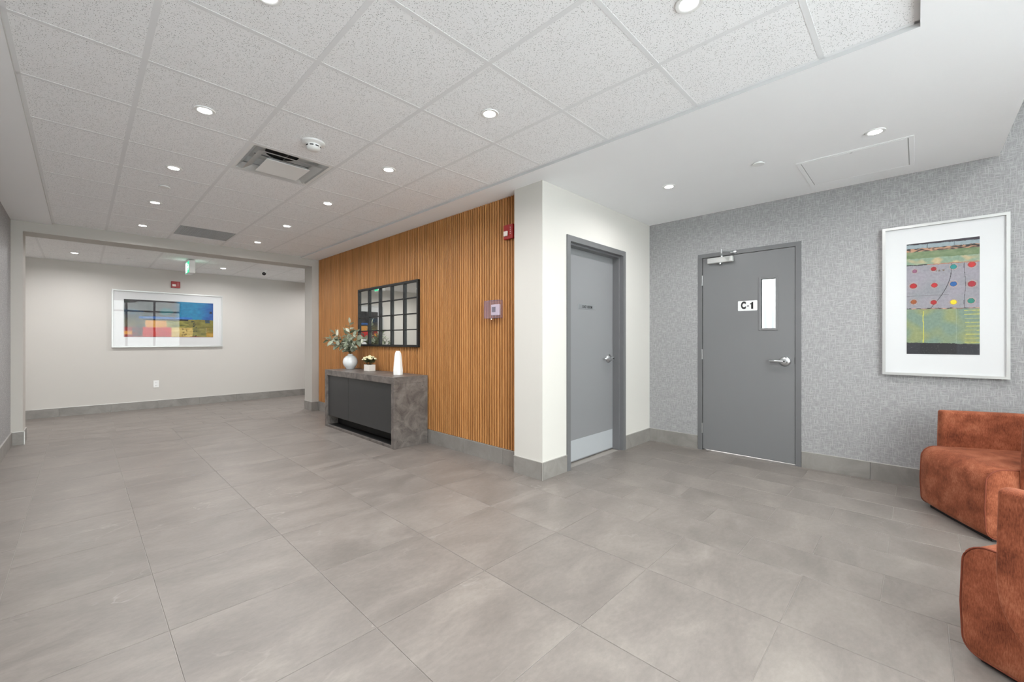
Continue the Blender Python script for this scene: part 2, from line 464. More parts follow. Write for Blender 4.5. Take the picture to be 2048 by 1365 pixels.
M['ceramic'] = plain('white_glazed_ceramic', (.80, .82, .83, 1), .12, coat=.5, noise_amt=.04, noise_scale=14)
M['white_stone'] = plain('white_resin', (.86, .85, .83, 1), .4, noise_amt=.02)
M['white_plastic'] = plain('white_plastic', (.80, .80, .79, 1), .35, noise_amt=.01)
M['grey_plastic'] = plain('grey_screen', rgb(98, 108, 106), .3, noise_amt=.02)
M['dark'] = plain('dark_slot', rgb(12, 12, 12), .7, noise_amt=.1)
M['duct'] = plain('galvanised_duct', rgb(120, 122, 124), .5, .5, noise_amt=.06)
M['grille'] = plain('grey_grille_paint', rgb(176, 176, 176), .55, noise_amt=.02)
M['red'] = plain('red_alarm_plastic', rgb(150, 18, 20), .35, noise_amt=.03)
M['clear_lens'] = plain('strobe_lens', rgb(225, 215, 210), .12, coat=.6, noise_amt=.02)
M['velvet'] = mat_velvet()
M['piping'] = plain('rust_piping', rgb(120, 56, 34), .8, noise_amt=.12, noise_scale=90)
M['leaf'] = mat_leaf('eucalyptus_leaf', rgb(146, 158, 134), rgb(222, 225, 208))
M['leaf2'] = mat_leaf('small_leaf', rgb(128, 140, 96), rgb(176, 184, 138))
M['petal'] = plain('cream_petal', rgb(236, 228, 190), .6, noise_amt=.08, noise_scale=90)
M['stem'] = plain('brown_stem', rgb(104, 92, 62), .7, noise_amt=.1)
M['planter'] = plain('whitewashed_planter', rgb(226, 220, 212), .6, noise_amt=.07, noise_scale=60)
M['sign_white'] = plain('white_sign_plate', (.74, .74, .74, 1), .4, noise_amt=.01)
M['ink'] = plain('black_lettering', rgb(24, 24, 26), .5, noise_amt=.02)
M['nameplate'] = plain('grey_name_plate', rgb(136, 138, 140), .3, .3, noise_amt=.02)
M['exit_green'] = emit('lit_exit_green', rgb(60, 190, 140), 1.6)
M['exit_white'] = emit('lit_exit_white', (1, 1, .97, 1), 1.9)
M['lens'] = emit('lit_lamp_lens', (1.0, .98, .95, 1), 40.0)
M['bounce_ground'] = plain('bright_bounce_ground', rgb(232, 233, 236), .9, noise_amt=.1, noise_scale=3)  # unseen ground whitened to throw skylight up onto the ceilings
M['ribbed'] = plain('white_metal_cladding', (.85, .86, .87, 1), .5, noise_amt=.02)

# ------------------------------------------------------------------ key dimensions
XL, XW, XG = -0.56, 2.865, 4.79          # left wall, slat face, grey wall
XC = 2.775                                # column face
YD, YO, YO2, YF = 2.325, 7.45, 7.78, 9.75 # plant-room door wall, opening wall, far wall
ZC, ZT, ZK = 2.595, 2.615, 2.485           # plaster ceiling, tile ceiling, corridor ceiling
YB, ZB = -2.00, 3.20                      # entrance wall, entrance ceiling
TX0, TX1, TY0, TY1 = -0.24, 2.578, -0.01, YO   # ceiling tile field

# ------------------------------------------------------------------ shell
def struct(name, mb, mat):
    o = mb.build(name, M[mat] if isinstance(mat, str) else mat)
    o['kind'] = 'structure'
    return o

floor = struct('floor', MB().box(-3.2, 6.2, YB - .1, YF + .1, -.12, -.0025), 'grout')
struct('ground', MB().box(-25, 30, -40, YB - .1, -.16, -.04).box(6.21, 30, YB - .1, 20, -.16, -.04), 'bounce_ground')

_tile_cache = {}
def tile_mesh(w, h):
    k = (round(w, 4), round(h, 4))
    if k not in _tile_cache:
        mb = MB()
        g, c, t = .0013, .0010, .010
        a, b = w / 2 - g, h / 2 - g
        ring = lambda x, y, z: [mb.bm.verts.new(p) for p in ((-x, -y, z), (x, -y, z), (x, y, z), (-x, y, z))]
        top, mid, bot = ring(a - c, b - c, 0), ring(a, b, -c), ring(a, b, -t)
        mb.bm.faces.new(top)
        for A, B in ((top, mid), (mid, bot)):
            for i in range(4):
                mb.bm.faces.new((A[i], B[i], B[(i + 1) % 4], A[(i + 1) % 4]))
        _tile_cache[k] = mb.mesh('tile', M['floor'])
    return _tile_cache[k]

def floor_tile(x0, x1, y0, y1):
    if x1 - x0 < .02 or y1 - y0 < .02: return
    inst('tile', tile_mesh(x1 - x0, y1 - y0), floor, ((x0 + x1) / 2, (y0 + y1) / 2, 0))

P = .6045
xs = [-.262, .256, .866, 1.475, 2.083, 2.58]
ys = [-.093] + [.422 + P * k for k in range(12)] + [7.33]
for i in range(len(xs) - 1):
    for j in range(len(ys) - 1):
        floor_tile(xs[i], xs[i + 1], ys[j], ys[j + 1])
def cuts(lo, hi, org, pitch):
    k = math.ceil((lo - org) / pitch)
    c = [lo]
    while org + k * pitch < hi - 1e-4:
        v = org + k * pitch
        if v > lo + .03: c.append(v)
        k += 1
    if hi - c[-1] < .03: c.pop()
    return c + [hi]
for r in range(8):                               # half-size tiles in front of the grey wall
    x0 = 2.58 + .305 * r; x1 = min(x0 + .305, XG)
    if x1 - x0 < .05: continue
    c = cuts(YB, 2.36 if r else 7.33, .122 + (.302 if r % 2 else 0), P)
    for a, b in zip(c, c[1:]):
        floor_tile(x0, min(x1, 2.87) if a > 2.3 else x1, a, b)
c = cuts(YB, 7.33, .12, P)
for a, b in zip(c, c[1:]): floor_tile(XL, -.262, a, b)
for r in range(8):                               # corridor
    y0 = 7.33 + .305 * r; y1 = min(y0 + .305, YF)
    c = cuts(-1.2, 4.0, .03 + (.302 if r % 2 else 0), P)
    for a, b in zip(c, c[1:]): floor_tile(a, b, y0, y1)
for r in range(7):
    y1 = -.093 - .305 * r; y0 = max(y1 - .305, YB)
    c = cuts(-.262, 2.58, .03 + (.302 if r % 2 else 0), P)
    for a, b in zip(c, c[1:]): floor_tile(a, b, y0, y1)

# walls
struct('wall_left', MB().box(XL - .15, XL, YB - .1, YO, -.1, ZB + .1), 'wallpaper')
struct('wall_opening', MB().box(-3.2, -.469, YO, YO2, -.1, 2.75).box(2.758, 6.2, YO, YO2, -.1, 2.75).box(-.469, 2.758, YO, YO2, 2.478, 2.75), 'cream_shaded')
struct('wall_far', MB().box(-3.2, 6.2, YF, YF + .12, -.1, 2.75), 'cream_far')
struct('wall_corridor_left', MB().box(-3.3, -3.2, YO, YF + .12, -.1, 2.75), 'cream_far')
struct('wall_corridor_right', MB().box(6.2, 6.3, YO, YF + .12, -.1, 2.75), 'cream_far')
struct('wall_slatted', MB().box(2.90, 3.05, 2.66, YO, -.1, 2.72), 'felt')
# column + plant-room door wall (opening X 3.17..4.14, z < 2.14)
DX0, DX1, DZ = 3.172, 4.142, 2.135
struct('wall_column', MB().box(XC, 3.05, YD, 2.66, -.1, 2.72), 'cream')
struct('wall_door', MB().box(3.05, DX0 - .004, YD, 2.5, -.1, 2.72).box(DX1 + .004, XG + .12, YD, 2.5, -.1, 2.72).box(DX0 - .004, DX1 + .004, YD, 2.5, DZ + .004, 2.72), 'cream')
struct('wall_plant_room', MB().box(2.95, XG, 2.62, 2.72, -.1, 2.72), 'cream')
# grey wall with door opening
GY0, GY1, GZ = .842, 1.707, 2.116
struct('wall_right', MB().box(XG, XG + .12, YB - .1, GY0, -.1, ZB + .1).box(XG, XG + .12, GY1, YD, -.1, ZB + .1).box(XG, XG + .12, GY0, GY1, GZ, ZB + .1), 'wallpaper')
mb = MB().box(5.9, 5.95, -.6, 2.4, -.04, 3.0)
wo = struct('wall_outside', mb, 'ribbed')
rib = MB().box(0, .035, -.018, .018, 0, 3.0, .008).mesh('rib', M['ribbed'])
for k in range(38): inst('rib', rib, wo, (5.865, -.5 + k * .075, -.04))
# entrance wall with glazing
struct('wall_back', MB().box(XL, -.45, YB - .12, YB, -.1, ZB + .1).box(2.85, XG, YB - .12, YB, -.1, ZB + .1).box(-.45, 2.85, YB - .12, YB, 3.12, ZB + .1), 'cream')
win = struct('window_1', MB().box(-.45, 2.85, YB - .10, YB - .02, 0, .06).box(-.45, 2.85, YB - .10, YB - .02, 3.06, 3.12).box(-.45, 2.85, YB - .10, YB - .02, 2.30, 2.36), 'black')
WXS = (-.45, .36, 1.17, 1.98, 2.79)
for x in WXS:
    MB().box(x, x + .06, YB - .10, YB - .02, .06, 3.06).build('mullion', M['black'], win)
for a_, b_ in zip(WXS, WXS[1:]):
    for z0_, z1_ in ((.06, 2.30), (2.36, 3.06)):
        MB().box(a_ + .06, b_, YB - .064, YB - .058, z0_, z1_).build('pane', M['window_glass'], win)

# ceilings
ceil = struct('ceiling', MB()
    .box(XL, TX0, TY0, YO, ZC, 2.72).box(TX1, XC + .14, YD, YO, ZC, 2.72).box(TX1, XG, TY0, YD, ZC, 2.72)
    .box(XL, XG, -.44, TY0, ZC, ZB + .02), 'white_paint')
struct('ceiling_light_block', MB().box(XL - .1, 4.0, TY0 - .02, YO, 2.90, 2.98), 'grille')  # unseen plate added above the tiles to block light
struct('ceiling_entrance', MB().box(XL - .1, XG + .1, YB - .1, -.40, ZB, ZB + .1), 'white_paint')

def tile_ceiling(name, x0, x1, y0, y1, xl, yl, z, skip=()):
    root = empty(name, (0, 0, 0)); root['kind'] = 'structure'
    X = [x0] + [x for x in xl if x0 + .03 < x < x1 - .03] + [x1]
    Y = [y0] + [y for y in yl if y0 + .03 < y < y1 - .03] + [y1]
    cache = {}
    for i in range(len(X) - 1):
        for j in range(len(Y) - 1):
            cx, cy = (X[i] + X[i + 1]) / 2, (Y[j] + Y[j + 1]) / 2
            if any(abs(cx - a) < .2 and abs(cy - b) < .2 for a, b in skip): continue
            w, h = X[i + 1] - X[i] - .008, Y[j + 1] - Y[j] - .008
            k = (round(w, 3), round(h, 3))
            if k not in cache:
                cache[k] = MB().box(-w / 2, w / 2, -h / 2, h / 2, 0, .016).mesh('tile', M['tile'])
            inst('tile', cache[k], root, (cx, cy, z + .0012))
    bars = {}
    def bar(xa, xb, ya, yb):
        k = (round(xb - xa, 3), round(yb - ya, 3))
        if k not in bars:
            bars[k] = MB().box(-(xb - xa) / 2, (xb - xa) / 2, -(yb - ya) / 2, (yb - ya) / 2, 0, .0011).mesh('grid_bar', M['tbar'])
        inst('grid_bar', bars[k], root, ((xa + xb) / 2, (ya + yb) / 2, z))
    w = .012
    for x in X[1:-1]: bar(x - w, x + w, y0, y1)
    for y in Y[1:-1]:
        for i in range(len(X) - 1):
            bar(X[i] + (w if i else .0), X[i + 1] - (w if i < len(X) - 2 else 0), y - w, y + w)
    bar(x0, x0 + .02, y0, y1); bar(x1 - .02, x1, y0, y1); bar(x0, x1, y0, y0 + .02); bar(x0, x1, y1 - .012, y1)
    return root
for nm, q in (('trim_3', (TX1 - .0012, TX1 - .0002, TY0, TY1)), ('trim_4', (TX0, TX1, TY0 + .0002, TY0 + .0012)), ('trim_5', (TX0 + .0002, TX0 + .0012, TY0, TY1))):
    o = MB().box(q[0], q[1], q[2], q[3], ZC - .0005, ZT - .0003).build(nm, M['edge']); o['kind'] = 'structure'
GX = [.223 + .6096 * k for k in range(-6, 11)]
GYl = [.342 + .6096 * k for k in range(13)]
DIFF = (GX[7] + .3048, GYl[5] + .3048)       # supply diffuser tile
RET = (GX[7] + .3048, GYl[10] + .3048)       # return grille tile
tile_ceiling('ceiling_tiled', TX0, TX1, TY0, TY1, GX, GYl, ZT, skip=(DIFF, RET))
struct('ceiling_corridor_deck', MB().box(-3.2, 6.2, YO2, YF, 2.62, 2.7), 'grille')
tile_ceiling('ceiling_corridor', -1.8, 4.6, YO2, YF, GX, [7.85 + .6096 * k for k in range(4)], ZK)
struct('ceiling_corridor_ends', MB().box(-3.2, -1.8, YO2, YF, ZK, 2.6).box(4.6, 6.2, YO2, YF, ZK, 2.6), 'white_paint')

# skirting (tile strips): p0->p1 along the wall, n = outward normal
def skirting(name, p0, p1, n, h=.15, t=.011, first=.6, seg=.6, mat='base_tile'):
    p0, p1, n = Vector(p0), Vector(p1), Vector(n)
    d = p1 - p0; Ln = d.length; d.normalize()
    def bx(a, b, z0, z1, th, off=0):
        q = [p0 + d * a + n * off, p0 + d * b + n * off, p0 + d * b + n * (off + th), p0 + d * a + n * (off + th)]
        return MB().prism([(v.x, v.y, z0) for v in q], z1 - z0)
    root = bx(0, Ln, h - .001, h + .0035, t * .95).build(name, M['base_trim']); root['kind'] = 'structure'
    a = 0; b = first
    while a < Ln - .001:
        b = min(b, Ln)
        bx(a + .0012, b - .0012, 0, h - .001, t).build('tile', M[mat], root)
        a = b; b = a + seg
    return root
skirting('baseboard_left', (XL, YB, 0), (XL, YO, 0), (1, 0, 0), first=.35)
skirting('baseboard_back', (XG - .011, YB, 0), (2.86, YB, 0), (0, 1, 0))
skirting('baseboard_far', (-1.2, YF, 0), (4.0, YF, 0), (0, -1, 0), h=.137, first=.36)
skirting('baseboard_pillar_left', (XL + .011, YO, 0), (-.469 + .011, YO, 0), (0, -1, 0))
skirting('baseboard_pillar_left_side', (-.469, YO, 0), (-.469, YO2, 0), (1, 0, 0))
skirting('baseboard_pillar_right', (2.758 - .011, YO, 0), (2.852, YO, 0), (0, -1, 0))
skirting('baseboard_pillar_right_side', (2.758, YO2, 0), (2.758, YO, 0), (-1, 0, 0))
skirting('baseboard_slatted', (2.900, YO - .012, 0), (2.900, 2.66, 0), (-1, 0, 0), t=.040, first=.34)
skirting('baseboard_column', (XC, 2.66, 0), (XC, YD - .011, 0), (-1, 0, 0))
skirting('baseboard_door', (XC, YD, 0), (3.118, YD, 0), (0, -1, 0))
skirting('baseboard_door_right', (4.198, YD, 0), (XG, YD, 0), (0, -1, 0))
skirting('baseboard_right', (XG, YD - .011, 0), (XG, 1.756, 0), (-1, 0, 0))
skirting('baseboard_right_long', (XG, .793, 0), (XG, YB, 0), (-1, 0, 0), first=.50)
o = MB().box(XC - .014, XC - .008, YD - .015, YD - .008, 0, .152).build('trim_1', M['base_trim']); o['kind'] = 'structure'
o = MB().box(-.46, -.452, YO - .015, YO - .008, 0, .152).build('trim_2', M['base_trim']); o['kind'] = 'structure'

# ------------------------------------------------------------------ slats of the timber wall
panel = MB().box(2.893, 2.8995, 2.661, YO - .001, .156, ZC - .001).build('slat_wall_panel', M['felt'])
tag(panel, 'warm brown vertical timber slat cladding covering the wall behind the console', 'wall panel')
pitch = .0368; n = int((YO - .002 - 2.664) / pitch)
sw = .0250
zz0, zz1 = .157, ZC - .002
mb = MB()
prof = [(.028, -sw / 2), (.004, -sw / 2), (0, -sw / 2 + .005), (0, sw / 2 - .005), (.004, sw / 2), (.028, sw / 2)]
mb.prism([(x, y, zz0) for x, y in prof], zz1 - zz0)
slat = mb.mesh('slat', M['wood'])
for k in range(n):
    inst('slat', slat, panel, (XW, 2.666 + sw / 2 + k * pitch, 0))

# ------------------------------------------------------------------ doors
def text_mesh(txt, size, mat, bold=0.0, ext=.0006, sx=1.0):
    cu = bpy.data.curves.new('lettering', 'FONT')
    cu.body = txt; cu.size = size; cu.align_x = 'CENTER'; cu.align_y = 'CENTER'
    cu.extrude = ext; cu.offset = bold; cu.resolution_u = 4
    t = bpy.data.objects.new('lettering_source', cu); COL.objects.link(t)
    bpy.context.view_layer.update()
    dg = bpy.context.evaluated_depsgraph_get()
    me = bpy.data.meshes.new_from_object(t.evaluated_get(dg))
    bpy.data.objects.remove(t); bpy.data.curves.remove(cu)
    me.materials.clear(); me.materials.append(mat)
    for v in me.vertices: v.co.x *= sx
    return me

def lever(parent, u, v, flip=1, name='lever_handle'):
    """rose + curved lever, local wall frame; lever points to -u*flip"""
    h = MB().lathe([(0, 0), (.048, 0), (.048, .007), (.040, .018), (.022, .024), (.018, .05), (.020, .064), (0, .066)], 28, (u, v, 0)).build(name, M['steel'], parent, True, 40)
    pts = [(u, v, .052), (u - flip * .03, v, .058), (u - flip * .07, v, .060), (u - flip * .105, v, .056), (u - flip * .124, v, .040), (u - flip * .126, v, .022)]
    MB().tube(pts, [.014, .013, .0125, .012, .011, .009], 10).build('lever', M['steel'], h, True, 60)
    MB().lathe([(0, .066), (.007, .066), (.007, .069), (0, .069)], 14, (u, v, 0)).build('keyhole', M['dark'], h)
    return h

# C-1 door on the grey wall (local: right=-Y, up=Z, out=-X), origin at the hinge-side floor corner
d1 = empty('door_1', (XG, GY1, 0), RX); d1['kind'] = 'structure'
W1 = GY1 - GY0
MB().box(-.047, 0, 0, GZ + .043, -.12, .006).box(W1, W1 + .047, 0, GZ + .043, -.12, .006).box(0, W1, GZ, GZ + .043, -.12, .006).build('door_frame', M['frame'], d1)
MB().box(.0, .012, 0, GZ, -.075, -.048).box(W1 - .012, W1, 0, GZ, -.075, -.048).box(.012, W1 - .012, GZ - .012, GZ, -.075, -.048).build('door_stop', M['frame'], d1)
gx0, gx1, gz0, gz1 = GY1 - 1.135, GY1 - 1.008, 1.331, 1.827
mb = MB()
a0, a1, b0, b1 = .004, W1 - .004, .012, GZ - .004
for q in ((a0, gx0, b0, b1), (gx1, a1, b0, b1), (gx0, gx1, b0, gz0), (gx0, gx1, gz1, b1)):
    mb.box(q[0], q[1], q[2], q[3], -.046, -.002)
leaf1 = mb.build('door_leaf', M['door'], d1)
vf = MB()
for q in ((gx0 - .022, gx0, gz0 - .022, gz1 + .022), (gx1, gx1 + .022, gz0 - .022, gz1 + .022), (gx0, gx1, gz0 - .022, gz0), (gx0, gx1, gz1, gz1 + .022)):
    vf.box(q[0], q[1], q[2], q[3], -.04, .004, .002)
vf.build('window_bead', M['door'], leaf1)
MB().box(gx0, gx1, gz0, gz1, -.026, -.020).build('pane', M['window_glass'], leaf1)
for z in (.241, 1.055, 1.869):
    MB().lathe([(0, z - .055), (.0065, z - .055), (.0065, z - .018), (.0058, z - .018), (.0058, z - .017), (.0065, z - .017), (.0065, z + .055), (0, z + .055)], 10, (.0, 0, .006), 'y').build('hinge', M['steel'], d1)
lever(leaf1, GY1 - .924, 1.005)
_rp = [(sx_ * .082 + .008 * math.cos(a_ + q_ * math.pi / 8), sy_ * .044 + .008 * math.sin(a_ + q_ * math.pi / 8), 0) for sx_, sy_, a_ in ((1, 1, 0), (-1, 1, math.pi / 2), (-1, -1, math.pi), (1, -1, 1.5 * math.pi)) for q_ in range(5)]
sp = MB().prism(_rp, .002).build('sign_plate', M['sign_white'], leaf1, loc=((GY1 - 1.348 + GY1 - 1.169) / 2, 1.567, -.002))
inst('lettering', text_mesh('C', .098, M['ink'], .0055, sx=.66), sp, (-.038, .002, .0022))
inst('lettering', text_mesh('-', .070, M['ink'], .001), sp, (.005, .002, .0022))
MB().prism([(.034, -.034, .0021), (.053, -.034, .0021), (.053, .036, .0021), (.040, .036, .0021), (.036, .027, .0021), (.024, .022, .0021), (.024, .010, .0021), (.034, .013, .0021)], .0012).build('lettering', M['ink'], sp)
cl = MB().box(GY1 - 1.643, GY1 - 1.385, 2.038, 2.098, -.002, .052, .008, 2).build('door_closer', M['silver'], leaf1)
MB().lathe([(0, 0), (.013, 0), (.013, -.012), (.009, -.016), (0, -.016)], 16, (GY1 - 1.515, 2.038, .025), 'y').build('closer_cap', M['steel'], cl)
ux = GY1 - 1.50
MB().tube([(ux, 2.098, .028), (ux, 2.125, .028)], .010, 10).tube([(ux, 2.118, .028), (ux + .05, 2.120, .19)], .008, 8).build('closer_arm', M['steel'], cl)
MB().tube([(ux + .05, 2.128, .19), (ux + .115, 2.142, .022)], .006, 8).tube([(ux + .05, 2.110, .19), (ux + .05, 2.150, .19)], .009, 8).box(ux + .085, ux + .145, 2.128, 2.150, .004, .026, .003).build('closer_arm', M['steel'], cl)
MB().box(W1 - .004, W1 + .0, .985, 1.045, -.004, .0065).build('strike_plate', M['black'], d1)

# recessed plant-room door (local: right=+X, up=Z, out=-Y)
d2 = empty('door_2', (DX0, YD, 0), RY); d2['kind'] = 'structure'
W2 = DX1 - DX0
fw = .053
MB().box(-fw, 0, 0, DZ + fw, -.175, .012).box(W2, W2 + fw, 0, DZ + fw, -.175, .012).box(0, W2, DZ, DZ + fw, -.175, .012).build('door_frame', M['frame'], d2)
MB().box(0, .017, 0, DZ, -.112, -.035).box(W2 - .017, W2, 0, DZ, -.112, -.035).box(.017, W2 - .017, DZ - .017, DZ, -.112, -.035).build('door_stop', M['frame'], d2)
leaf2 = MB().box(.004, W2 - .004, .010, DZ - .003, -.160, -.114).build('door_leaf', M['door_light'], d2)
MB().box(.03, W2 - .022, .020, .222, -.114, -.1125).build('kick_plate', M['kick'], leaf2)
lv = lever(leaf2, 4.035 - DX0, 1.01)
lv.location = (0, 0, -.114)
sp = MB().box(-.155, .155, -.026, .026, 0, .003, .001).build('sign_plate', M['nameplate'], leaf2, loc=(3.625 - DX0, 1.552, -.114))
inst('lettering', text_mesh('CACF  ROOM', .036, M['ink'], .0008, sx=.82), sp, (.0, -.001, .0032))

# ------------------------------------------------------------------ framed art
def hsh(i, j, s=0):
    return noise.noise(Vector((i, j, s)))
def art_mesh(name, w, h, nu, nv, fn):
    vs = []; fs = []; cols = []
    for j in range(nv + 1):
        for i in range(nu + 1):
            vs.append((-w / 2 + w * i / nu, h / 2 - h * j / nv, 0))
    for j in range(nv):
        for i in range(nu):
            a = j * (nu + 1) + i
            fs.append((a + nu + 1, a + nu + 2, a + 1, a))
            c = fn((i + .5) / nu, (j + .5) / nv)
            cols.append((lin(max(0, min(255, c[0])) / 255), lin(max(0, min(255, c[1])) / 255), lin(max(0, min(255, c[2])) / 255), 1))
    me = bpy.data.meshes.new(name); me.from_pydata(vs, [], fs)
    at = me.color_attributes.new('Col', 'FLOAT_COLOR', 'CORNER')
    flat = []
    for c in cols: flat.extend((c[0] * .74, c[1] * .74, c[2] * .74, 1.0) * 4)
    at.data.foreach_set('color', flat)
    me.materials.append(M['print'])
    return me

def mixc(a, b, t):
    t = max(0, min(1, t)); return tuple(x + (y - x) * t for x, y in zip(a, b))

def art_land(u, v):
    w = .014 * hsh(u * 9, v * 9, 1) + .007 * hsh(u * 30, v * 30, 2)
    x, y = u + w, v + .016 * hsh(u * 7, v * 3, 4) + .006 * hsh(u * 40, v * 14, 5)
    g = 16 * hsh(u * 20, v * 20, 7) + 10 * hsh(u * 60, v * 25, 8)
    if y < .50:
        if x > .54:
            c = mixc((2, 128, 172), (18, 86, 158), (x - .80) * 6 + .8 * hsh(u * 5, v * 5, 11))
            c = mixc(c, (25, 70, 160), (y - .36) * 3 if x > .86 else 0)
            c = mixc((46, 46, 58), c, (x - .54) * 14)
        else:
            c = mixc((40, 37, 42), (62, 58, 60), .5 + hsh(u * 8, v * 5, 13))
            if .245 < x < .275: c = (12, 11, 13)
            if .20 < x < .275 and y > .3: c = (10, 10, 14)
            e = ((x - .445) / .075) ** 2 + ((y - .30) / .10) ** 2
            if e < 1 + .6 * hsh(u * 25, v * 25, 3): c = (16, 92, 98)
            if x < .2 and .27 < y < .40: c = mixc((22, 70, 104), (12, 22, 34), .5 + 1.6 * hsh(u * 14, v * 25, 9))
        if .44 < y and x > .16 and x < .75: c = mixc(c, (36, 108, 196), .85)
        if abs(x - .535) < .006 and .14 < y: c = (20, 24, 40)
        if ((x - .53) / .04) ** 2 + ((y - .17) / .07) ** 2 < .8 + 2 * hsh(u * 60, v * 40, 6): c = (24, 40, 62)
        if abs(x - .97) < .015 and abs(y - .28) < .03: c = (16, 22, 50)
    elif y < .545 and .20 < x < .70:
        c = (22, 22, 28)
    elif y < .73:
        if x < .22: c = mixc((74, 70, 60), (112, 100, 64), .5 + 1.4 * hsh(u * 10, v * 16, 15))
        elif x < .455 - .06 * (.73 - y): c = mixc((206, 142, 44), (224, 160, 84), .5 + hsh(u * 9, v * 12, 16))
        elif x < .70: c = mixc((152, 146, 62), (98, 100, 44), .3 + 1.6 * hsh(u * 12, v * 26, 17))
        else: c = mixc((136, 130, 54), (116, 108, 44), .5 + hsh(u * 9, v * 9, 18))
        if .74 < x < .80 and hsh(u * 40, v * 30, 19) > .2: c = (44, 52, 40)
        if .90 < x < .96 and y < .60: c = mixc(c, (24, 60, 110), .7)
    else:
        if x < .085: c = (216, 144, 50) if .84 < y < .93 else (150, 40, 34)
        elif x < .19: c = mixc((128, 42, 48), (60, 44, 46), .4 + 1.5 * hsh(u * 16, v * 16, 20))
        elif x < .495: c = mixc((186, 18, 18), (204, 44, 34), .5 + hsh(u * 8, v * 8, 21))
        elif x < .745 and y < .985: c = mixc((220, 194, 116), (196, 164, 84), .5 + 1.2 * hsh(u * 8, v * 14, 22))
        elif x < .915: c = mixc((146, 138, 66), (116, 112, 56), .5 + 1.3 * hsh(u * 12, v * 12, 23))
        else: c = mixc((192, 150, 58), (132, 122, 52), .5 + 1.6 * hsh(u * 9, v * 7, 24))
        if .745 < x < .80 and hsh(u * 40, v * 26, 25) > .25: c = (52, 66, 44)
        if .63 < x < .68 and hsh(u * 30, v * 20, 26) > .1: c = (140, 116, 56)
        if y > .985: c = (130, 40, 34)
    return tuple(k + g for k in c)

DOTS = [(.12, .250, (150, 92, 120), .75), (.39, .243, (168, 22, 28), .85), (.66, .238, (22, 140, 138), .95), (.90, .232, (196, 34, 30), 1.1),
        (.10, .383, (178, 14, 24), 1.1), (.40, .388, (188, 22, 30), .95), (.66, .387, (18, 92, 160), 1.0), (.90, .396, (170, 14, 36), 1.15),
        (.105, .528, (160, 84, 34), .95), (.39, .540, (176, 22, 26), .95), (.66, .545, (244, 216, 22), 1.0), (.89, .540, (22, 134, 116), 1.0)]
def art_dots(u, v):
    g = 9 * hsh(u * 24, v * 50, 1) + 7 * hsh(u * 60, v * 110, 2)
    y = v + .005 * hsh(u * 10, v * 10, 3) + .003 * hsh(u * 50, v * 40, 4) - .012 * (u - .5)
    if y < .018: c = (46, 34, 46)
    elif y < .052: c = (150, 166, 172) if abs(u - .3) > .004 and abs(u - .67) > .004 else (96, 104, 112)
    elif y < .082: c = mixc((190, 140, 110), (44, 36, 34), .35 + 2.2 * hsh(u * 16, v * 70, 5) + .5 * (u - .4))
    elif y < .142: c = mixc((102, 124, 84), (128, 144, 106), .5 + 1.4 * hsh(u * 6, v * 30, 6))
    elif y < .198: c = mixc((136, 160, 138), (196, 176, 136), .2 + 1.8 * hsh(u * 8, v * 26, 7))
    elif y < .206: c = (176, 120, 96) if u > .3 else (48, 44, 44)
    elif y < .592:
        c = mixc((160, 154, 164), (148, 148, 154), .5 + hsh(u * 4, v * 8, 8))
        xc = .63 - .30 * max(0, (v - .27) / .33) ** 1.8
        if v > .13 and abs(u - xc) < .0055: c = (58, 54, 58)
        if abs(u - .81 - .01 * math.sin(v * 20)) < .004: c = (92, 86, 92)
        if abs(u - .28) < .003 and v < .43: c = (122, 116, 122)
        if abs(v - .475) < .0016 and u < .6: c = (112, 108, 112)
        if .42 < u < .55 and .255 < v < .268 and hsh(u * 60, v * 60, 30) > 0: c = (120, 104, 94)
        for (a, b, k, s) in DOTS:
            d = math.hypot((u - a) * .41, (v - b) * .913)
            if d < .0175 * s: c = k
            elif d < .0195 * s: c = mixc(k, (50, 40, 44), .5)
            elif d < .027 * s: c = mixc(c, (196, 160, 146), .45)
    elif y < .600: c = mixc((50, 44, 46), (200, 150, 130), .5 + 2 * hsh(u * 14, 0, 9))
    elif y < .902:
        c = mixc((124, 146, 130), (146, 154, 106), .25 + 1.5 * hsh(u * 4, v * 9, 10) + .8 * (v - .75))
        if abs(u - .245 - .012 * hsh(0, v * 14, 12)) < .0075 and v > .615: c = (206, 200, 84)
        if u > .80:
            t = (v - .62) / .034
            if abs(t - round(t)) < .07 + .04 * hsh(u * 20, round(t), 13) and u > .80 + .05 * abs(hsh(round(t) * 3.1, 0, 14)): c = (202, 198, 96)
        if abs(u - .695) < .003: c = mixc(c, (176, 190, 176), .5)
    else:
        c = (20, 18, 22) if .2 < u < .7 else (38, 38, 46)
        if hsh(u * 70, v * 130, 15) > .55: c = (96, 92, 92)
        g *= .5
    return tuple(k + g for k in c)

